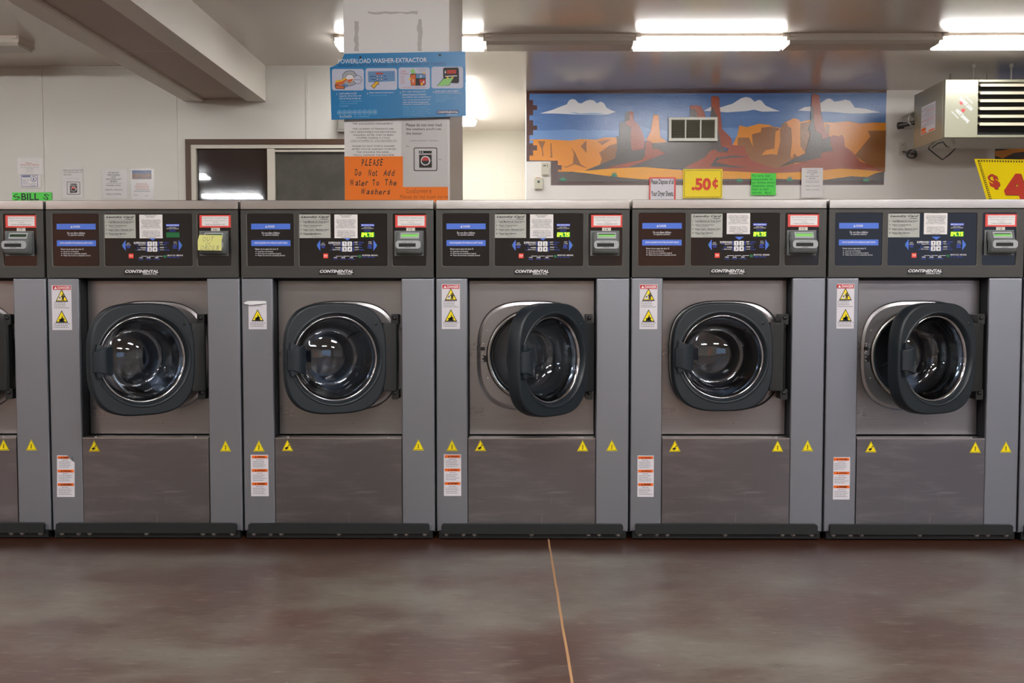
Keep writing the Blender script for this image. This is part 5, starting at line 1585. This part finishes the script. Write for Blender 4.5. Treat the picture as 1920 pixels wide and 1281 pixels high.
# label on the left side (plane x = hx0)
b = MB(); xs_ = hx0 - hcx - 0.001
def sp(y, px_, q):   # point on the side plane from depth y and pixel row at that depth
    return (xs_, y - HF, at(px_, q, y)[1] - hz0)
ya, yb = 9.12, 9.42
def quad(y0, y1, t0, t1, m, off=0.0):
    zt0 = 0.36; zb0 = 0.10
    z_ = lambda t: zb0 + (zt0 - zb0) * t
    b.add([(xs_ - off, y0 - HF, z_(t0)), (xs_ - off, y1 - HF, z_(t0)), (xs_ - off, y1 - HF, z_(t1)), (xs_ - off, y0 - HF, z_(t1))], [(0, 1, 2, 3)], m)
quad(9.10, 9.42, 0, 1, WHITE_STK)
for i in range(11):
    t = 0.26 + i * 0.062
    quad(9.12, 9.40 - 0.05 * (i % 3), t, t + 0.018, RED2 if i in (3, 8) else FAINTINK, .001)
quad(9.31, 9.41, 0.10, 0.22, ORANGESTK, .001); quad(9.11, 9.24, 0.02, 0.08, ORANGESTK, .001); quad(9.29, 9.41, 0.02, 0.08, ORANGESTK, .001)
b.build('side_label', ht)
# rods
RODM = mat('threaded_rod', (190, 186, 178), 0.35, 0.6)
rodm = None
for px, yy in ((1825, 9.08), (1896, 9.08)):
    x = at(px, 135, yy)[0] - hcx
    b = MB(); b.tube([(x, yy - HF, hz1 - hz0), (x, yy - HF, CEIL - hz0)], 0.008, RODM); b.tube([(x, yy - HF, CEIL - hz0 - 0.03), (x, yy - HF, CEIL - hz0)], 0.018, RODM)
    b.build('hanging_rod', ht)
for px, yy in ((1782, 9.5), (1850, 9.5)):
    x = at(px, 140, yy)[0] - hcx
    b = MB(); b.tube([(x, yy - HF, hz1 - hz0), (x, yy - HF, CEIL - hz0)], 0.006, RODM); b.tube([(x, yy - HF, hz1 - hz0), (x, yy - HF, hz1 - hz0 + 0.03)], 0.014, RODM)
    b.build('hanging_rod', ht)
# exhaust duct, gas line and loose wires
b = MB(); c = at(1713, 223, 9.6)
FOIL = mat('foil_duct', (196, 196, 188), 0.35, 0.5)
prof = []
for i in range(24): prof.append((0.074 if i % 2 else 0.066, HR - HF + 0.2 * i / 23))
b.lathe(prof, c[0] - hcx + 0.02, c[1] - hz0, FOIL, 20)
b.build('exhaust_duct', ht)
b = MB(); PIPE = mat('black_gas_pipe', (52, 46, 42), 0.5)
p0 = at(1684, 236, 9.75); p1 = at(1716, 230, 9.58)
b.tube([(p0[0] - hcx, 9.75 - HF, p0[1] - hz0), (p1[0] - hcx, 9.58 - HF, p1[1] - hz0)], 0.022, PIPE)
b.tube([(p0[0] - 0.005 - hcx, 9.75 - HF, p0[1] - hz0), (p0[0] + 0.05 - hcx, 9.74 - HF, p0[1] + 0.004 - hz0)], 0.034, PIPE)
b.build('gas_pipe', ht)
WIRE = mat('black_wire', (40, 38, 36), 0.5)
b = MB()
def wp(px, py, y): x, z = at(px, py, y); return (x - hcx, y - HF, z - hz0)
b.tube([wp(1741, 279, 9.55), wp(1754, 290, 9.4), wp(1767, 299.5, 9.3), wp(1780, 290, 9.3), wp(1791, 279, 9.4)], 0.006, WIRE)
b.tube([wp(1748, 277, 9.4), wp(1758, 269, 9.0), wp(1768, 266, 8.97), wp(1774, 274, 8.98), wp(1780, 276, 9.1)], 0.006, WIRE)
b.build('loose_wire', ht)

# ---------------- pillar signs ----------------
SB = mat('sign_blue', (0, 124, 188), 0.32); SBD = mat('sign_dark_blue', (8, 58, 112), 0.4); SPALE = mat('sign_pale_panel', (196, 200, 222), 0.4)
SLB = mat('sign_light_blue_text', (120, 190, 226), 0.4); SORG = mat('icon_orange', (214, 104, 44), 0.5); SGRN = mat('icon_green', (150, 212, 128), 0.5); SGREY = mat('icon_grey', (170, 172, 184), 0.5)
SMB = mat('icon_blue', (96, 140, 190), 0.5); SYL = mat('icon_yellow', (240, 190, 40), 0.5)
SY = PY - 0.03
cx, cz = at(746, 160, SY)
bs = thing('instruction_sign', 'blue washer instruction sign with four pictures on the pillar', 'sign', (cx, SY, cz))
def cvs(p, q): x, z = at(p, q, SY); return x - cx, z - cz
def S_(p, q): return (600 + p / 4.27, 80 + q / 4.27)
b = MB()
outl = [(195, 90), (700, 80), (1162, 70), (1168, 330), (1172, 590), (640, 606), (92, 618), (80, 200), (120, 185), (155, 160), (180, 128), (190, 108)]
b.prism([cvs(*S_(*p)) for p in outl], -0.0035, 0.0, SB)
b.build('board', bs)
b = MB(); b.prism(circle(*cvs(676, 108), 0.006, 12), -0.0042, -0.0037, BLACK); b.prism(circle(*cvs(825, 103.5), 0.006, 12), -0.0042, -0.0037, BLACK)
b.prism(rrect(*cvs(650, 215), *cvs(860, 120), 0.01), 0.0, 0.03, GREYINK)
b.build('fixing', bs)
b = MB(); yy = -0.004
def ts(s, p0, q0, p1, q1, m, **k):
    a = cvs(*S_(p0, q1)); c = cvs(*S_(p1, q0)); b.text(s, a[0], a[1], c[0], c[1], k.pop('y', yy), m, **k)
ts('POWERLOAD WASHER-EXTRACTOR', 146, 126, 856, 164, WHITE, bold=0.008, rot=0.9)
ts('WASHING INSTRUCTIONS • INSTRUCCIONES DE MANEJO', 148, 165, 1010, 197, SBD, rot=0.9)
b.build('heading', bs)
b = MB()
def pan(p0, q0, p1, q1):
    a = cvs(*S_(p0, q1)); c = cvs(*S_(p1, q0)); b.prism(rrect(a[0], a[1], c[0], c[1], 0.012), yy - .0004, yy, SPALE)
pans = [(98, 212, 352, 384), (366, 206, 618, 380), (630, 200, 880, 374), (893, 194, 1146, 368)]
for p in pans: pan(*p)
def sc(p, q, r, m, dy=.001, n=24):
    c = cvs(*S_(p, q)); b.prism(circle(c[0], c[1], r * 0.00061 * 1.04, n), yy - dy, yy - dy, m)
def spoly(L_, m, dy=.001): b.prism([cvs(*S_(*p)) for p in L_], yy - dy, yy - dy, m)
# 1: washer, hand and laundry
spoly([(178, 300), (182, 255), (205, 232), (240, 224), (275, 232), (296, 262), (298, 300), (285, 335), (245, 350), (200, 345)], BLACK)
spoly([(181, 300), (185, 257), (207, 236), (240, 228), (273, 236), (292, 264), (294, 300), (282, 332), (245, 346), (203, 341)], SGREY, .0013)
sc(240, 290, 35, BLACK, .0016); sc(240, 290, 32, WHITE, .0019); spoly([(215, 300), (225, 318), (245, 322), (262, 308), (268, 290), (245, 295)], SORG, .0022)
sc(303, 298, 34, BLACK, .0016); sc(303, 298, 31, SPALE, .0019); spoly([(272, 295), (334, 300), (334, 303), (272, 298)], BLACK, .0022)
spoly([(120, 320), (150, 312), (190, 300), (208, 285), (222, 300), (195, 318), (205, 340), (170, 345), (130, 342)], SORG, .0025)
spoly([(118, 325), (135, 302), (175, 300), (205, 282), (215, 290), (180, 312), (140, 318)], SYL, .0028)
spoly([(175, 340), (200, 330), (225, 340), (228, 358), (190, 362)], SMB, .0028)
spoly([(120, 350), (125, 335), (160, 348), (200, 350), (200, 374), (130, 372)], BLACK, .0031)
spoly([(126, 352), (130, 342), (158, 352), (194, 354), (194, 369), (134, 368)], SORG, .0034)
# 2: panel and arrow
spoly([(385, 232), (600, 228), (602, 310), (388, 320)], SMB); spoly([(448, 243), (505, 242), (505, 255), (448, 257)], SIGNR2, .0013)
for p in (462, 494):
    for q in (271, 295):
        spoly([(p - 9, q - 8), (p + 9, q - 8), (p + 9, q + 8), (p - 9, q + 8)], SBD, .0013); spoly([(p - 5, q - 4), (p + 5, q - 4), (p + 5, q + 4), (p - 5, q + 4)], WHITE, .0016)
for (a_, c_, d_) in ((400, 448, 272), (412, 448, 296), (512, 534, 270), (512, 540, 294)): spoly([(a_, d_ - 3), (c_, d_ - 3), (c_, d_ + 3), (a_, d_ + 3)], SBD, .0013)
spoly([(472, 308), (474, 340), (463, 334), (436, 372), (408, 350), (440, 322), (430, 316)], BLACK, .0016); spoly([(469, 313), (470, 334), (461, 329), (435, 366), (414, 350), (446, 322), (438, 318)], SYL, .0019)
# 3: compartments
spoly([(722, 258), (735, 250), (845, 250), (848, 335), (835, 346), (728, 346)], BLACK); spoly([(726, 260), (766, 256), (766, 342), (730, 342)], SORG, .0013)
spoly([(770, 254), (842, 254), (842, 285), (770, 287)], SMB, .0013); spoly([(795, 296), (844, 294), (844, 336), (805, 342)], SIGNR2, .0013)
for s_, p, q in (('2', 740, 296), ('3', 800, 262), ('4', 822, 306)):
    ts(s_, p, q, p + 14, q + 22, WHITE, bold=0.03, y=yy - .0016)
ts('1 CUP', 644, 226, 686, 240, SIGNR2, y=yy - .0013, bold=.01); ts('Detergent', 646, 246, 712, 258, SIGNR2, y=yy - .0013, bold=.01)
for i in range(5): ts(('1 taza de', 'detergente', 'Double', 'Wash', 'Cycle')[i], 646, 266 + i * 15, 678, 276 + i * 15, SIGNR2, y=yy - .0013)
ts('Liquid Softener - Suavizante liquido', 660, 354, 852, 366, SIGNR2, y=yy - .0013)
ts('Liquid Bleach', 778, 208, 856, 218, SBD, y=yy - .0013); ts('Blanqueador', 790, 222, 850, 231, SBD, y=yy - .0013)
spoly([(722, 225), (750, 208), (768, 246), (735, 250)], SGRN, .0016); spoly([(710, 290), (728, 282), (730, 296), (714, 302)], SYL, .0016); spoly([(805, 330), (820, 318), (826, 340), (812, 346)], SYL, .0019)
spoly([(828, 238), (838, 236), (840, 256), (832, 258)], SYL, .0019)
# 4: card reader
spoly([(995, 202), (1102, 200), (1112, 212), (1114, 318), (1100, 328), (988, 320), (986, 212)], BLACK); spoly([(1016, 222), (1090, 219), (1091, 249), (1017, 252)], SIGNR2, .0013)
ts('$', 998, 226, 1010, 250, WHITE, y=yy - .0013, bold=.02); spoly([(1002, 268), (1098, 264), (1098, 271), (1002, 275)], WHITE, .0013)
spoly([(935, 350), (985, 290), (1078, 276), (1035, 345)], BLACK, .0016); spoly([(940, 350), (988, 293), (1072, 280), (1032, 342)], SGRN, .0019)
spoly([(1010, 292), (1022, 270), (1034, 288)], SYL, .0022); spoly([(1050, 288), (1062, 268), (1072, 286)], SYL, .0022)
b.build('picture_panels', bs)
b = MB()
for s_, p0, q0, p1, q1, m in (
    ('1.', 134, 406, 146, 420, WHITE), ('Load washer to full', 156, 398, 292, 415, WHITE), ('capacity, close door and', 156, 420, 330, 437, WHITE), ('lock by lifting handle up.', 156, 441, 330, 458, WHITE),
    ('Cargue la ropa completamente', 158, 464, 340, 478, SLB), ('y cierre la puerta girando', 158, 482, 300, 496, SLB), ('el manillo', 158, 501, 228, 514, SLB),
    ('2.', 376, 402, 388, 416, WHITE), ('Select desired temperature.', 396, 394, 592, 410, WHITE), ('Temperatura de lavado', 398, 418, 540, 431, SLB),
    ('3.', 640, 394, 652, 410, WHITE), ('Put 1 cup* detergent and', 660, 386, 842, 402, WHITE), ('desired amounts of bleach', 660, 408, 850, 424, WHITE), ('and softener into compartments.', 660, 430, 890, 445, WHITE),
    ('*Use 1 cup for full loads, less for small', 664, 453, 884, 466, WHITE), ('loads. Use half of the recommended', 664, 471, 868, 484, WHITE), ('amounts for concentrated 2X products', 664, 489, 886, 502, WHITE),
    ('4.', 904, 388, 916, 404, WHITE), ('Insert card to start washer.', 924, 379, 1112, 395, WHITE), ('Monitors blinks and selects washing cost', 924, 399, 1130, 410, WHITE),
    ('Introduzca tarjeta', 928, 422, 1030, 434, SLB), ('Maquina desbloqueara antes de', 928, 442, 1094, 454, SLB), ('colada lista', 928, 460, 1006, 471, SLB),
    ('8 LOADS', 160, 585, 254, 601, WHITE), ('- 8 CARGAS', 262, 584, 396, 600, SLB)):
    ts(s_, p0, q0, p1, q1, m, rot=0.7)
for i, (s_, w_) in enumerate((('Medida 1 tasa de detergente y', 200), ('cantidades de suavizante, blanqueador', 222), ('solo para cargas completas, menos', 210), ('Use para cargas pequenas. La mitad', 218), ('para recomendado productos', 170))):
    ts(s_, 666, 512 + i * 16, 666 + w_, 524 + i * 16, SLB)
for i in range(8):
    sc(158 + i * 40.3, 561 - i * 0.6, 19, SLB, .0005); sc(158 + i * 40.3, 561 - i * 0.6, 15, SB, .0008)
    ts(str(12), 150 + i * 40.3, 554 - i * .6, 166 + i * 40.3, 567 - i * .6, WHITE, y=yy - .0011, bold=.02)
spoly([(940, 545), (1112, 541), (1108, 570), (932, 574)], SBD, .0004)
ts('CONTINENTAL', 944, 549, 1106, 566, WHITE, shear=0.28, bold=0.03, y=yy - .0008); ts('GIRBAU INC.', 1016, 574, 1102, 582, WHITE, shear=0.2)
b.build('instruction_text', bs)

def fn(b, cv, y):
    L_ = [("PER GOULDING'S MANGEMENT", 266, 584, 642), ('THE LAUNDRY ATTENDANTS ARE', 262, 590, 684), ('NOT RESPONSIBLE FOR RESTARTING', 246, 608, 709), ("WASHERS AFTER THEY'VE BEEN", 266, 588, 733), ('STOPPED DURING A CYCLE.', 293, 562, 756), ('(YOU STOPPED IT, YOU RESTART IT!)', 246, 616, 780),
          ('PLEASE DO NOT STOP A WASHER', 262, 598, 822), ("AFTER YOU'VE ALREADY STARTED", 254, 610, 846), ('THE WASHING MACHINE.....', 292, 572, 870), ("YOU'LL DAMAGE THE MACHINE.", 266, 596, 893)]
    for s_, p0, p1, q in L_:
        a = cv(*S_(p0, q + 15)); c = cv(*S_(p1, q)); b.text(s_, a[0], a[1], c[0], c[1], y, BLACK)
    a = cv(*S_(250, 797)); c = cv(*S_(612, 795)); b.prism(rrect(a[0], a[1], c[0], c[1], 0), y, y, BLACK)
wpaper('paper_notice', 'white typed laundry attendant notice on the pillar above the orange sheet', 'notice', (646, 221, 753.5, 300), PY, PAPER, fn, y_off=0.001)
def fn(b, cv, y):
    for s_, p0, q0, p1, q1, m in (('Please do not over load', 690, 647, 974, 672, BLACK), ("the washers you'll ruin", 690, 682, 972, 707, BLACK), ('the motor.', 690, 716, 820, 738, BLACK), ('Laundry should be ¾ and below.', 722, 780, 950, 794, GREYINK), ('Ex.', 694, 824, 718, 836, GREYINK), ('Water', 950, 932, 974, 942, GREYINK)):
        a = cv(*S_(p0, q1)); c = cv(*S_(p1, q0)); b.text(s_, a[0], a[1], c[0], c[1], y, m, bold=0.01 if m == BLACK else 0)
    X, Y_ = S_(845, 935); washer_icon(b, cv, y, X, Y_, 44)
wpaper('paper_notice', 'white overload notice with a washer drawing on the right half of the pillar', 'notice', (754.5, 223, 838.5, 353), PY, PAPER, fn, y_off=0.0012, sleeve=(753, 220, 841, 355))
MARK = mat('marker_black', (40, 16, 20), 0.5)
def fn(b, cv, y):
    for s_, p0, q0, p1, q1, sd in (('PLEASE', 330, 933, 508, 988, 1), ('Do', 276, 1015, 336, 1066, 2), ('Not', 386, 1015, 462, 1068, 9), ('Add', 506, 1018, 604, 1066, 4), ('Water', 240, 1096, 392, 1148, 5), ('To', 420, 1096, 478, 1144, 8), ('The', 520, 1096, 618, 1144, 6), ('Washers', 328, 1168, 568, 1216, 7)):
        a = cv(*S_(p0, q1)); c = cv(*S_(p1, q0)); hand_text(b, s_, a[0], a[1], c[0], c[1], y, MARK, sd, bold=0.015, shear=0.25)
wpaper('orange_notice', 'bright orange handwritten sheet asking not to add water to the washers', 'notice', (647, 293.5, 755.5, 378), PY, ORANGEP, fn, y_off=0.004)
def fn(b, cv, y):
    for s_, p0, q0, p1, q1, sd in (('Customers', 690, 1170, 896, 1204, 1), ('Please do not wash horse', 640, 1222, 1030, 1248, 2)):
        a = cv(*S_(p0, q1)); c = cv(*S_(p1, q0)); hand_text(b, s_, a[0], a[1], c[0], c[1], y, mat('marker_brown', (120, 50, 10), 0.5), sd, bold=-0.01)
wpaper('orange_notice', 'lower orange handwritten sheet to customers, half hidden behind the washers', 'notice', (748, 350.8, 840, 380), PY, ORANGEP, fn, y_off=0.006)

# ---------------- price sign leaning on the washers ----------------
def lean_sign():
    x0 = at(1822, 305, 4.95)[0]
    W_, Hh = 0.52, 0.335
    zb = ZT + 0.006; yb_ = 4.74 - 0.0
    root = thing('price_sign', 'large yellow price sign in red figures, cut by the right edge', 'sign', (x0 + W_ / 2, yb_, zb), rot=(rad(-35), rad(1.0), 0))
    b = MB(); b.box(-W_ / 2, 0, 0, W_ / 2, 0.003, Hh, SIGNY); b.build('board', root)
    b = MB()
    y = -0.0006
    DKP = mat('border_print_dark', (70, 62, 40), 0.5)
    def bar(xa, za, xb, zb_, n, vert):
        for i in range(n):
            for j in (0, 1):
                if vert:
                    z0 = za + (zb_ - za) * i / n; z1 = z0 + (zb_ - za) / n
                    p = [(xa, z0), (xa + 0.010, z0 + (z1 - z0) * .5), (xa, z1 - .001), (xa - 0.0, z0 + (z1 - z0) * .6)] if j else [(xa + .012, z0), (xa + .012, z1 - 0.003), (xa + .004, z0 + (z1 - z0) * .6)]
                else:
                    z0 = xa + (xb - xa) * i / n; z1 = z0 + (xb - xa) / n
                    p = [(z0, za), (z0 + (z1 - z0) * .5, za - 0.010), (z1 - .001, za), (z0 + (z1 - z0) * .6, za)] if j else [(z0, za - .012), (z1 - .003, za - .012), (z0 + (z1 - z0) * .6, za - .004)]
                b.prism(p, y, y, DKP)
    bar(-W_ / 2 + 0.012, 0.0, 0, Hh - 0.01, 26, True)
    bar(-W_ / 2 + 0.012, Hh - 0.008, W_ / 2 - 0.01, 0, 38, False)
    b.text('$', -W_ / 2 + 0.037, 0.138, -W_ / 2 + 0.087, 0.234, y - .0005, DKP, bold=0.05)
    b.text('$', -W_ / 2 + 0.035, 0.140, -W_ / 2 + 0.085, 0.236, y - .001, SIGNR2, bold=0.05)
    for dx, dz, m, yy_ in ((0.003, -0.003, DKP, y - .0005), (0, 0, SIGNR2, y - .001)):
        b.text('4.75', -W_ / 2 + 0.094 + dx, 0.045 + dz, W_ / 2 - 0.04 + dx, 0.242 + dz, yy_, m, bold=0.05)
    b.build('printing', root)
    b = MB(); b.box(-0.03, 0.003, 0.02, 0.03, 0.006, Hh - 0.05, PAPERC); b.build('stand_strut', root)
lean_sign()
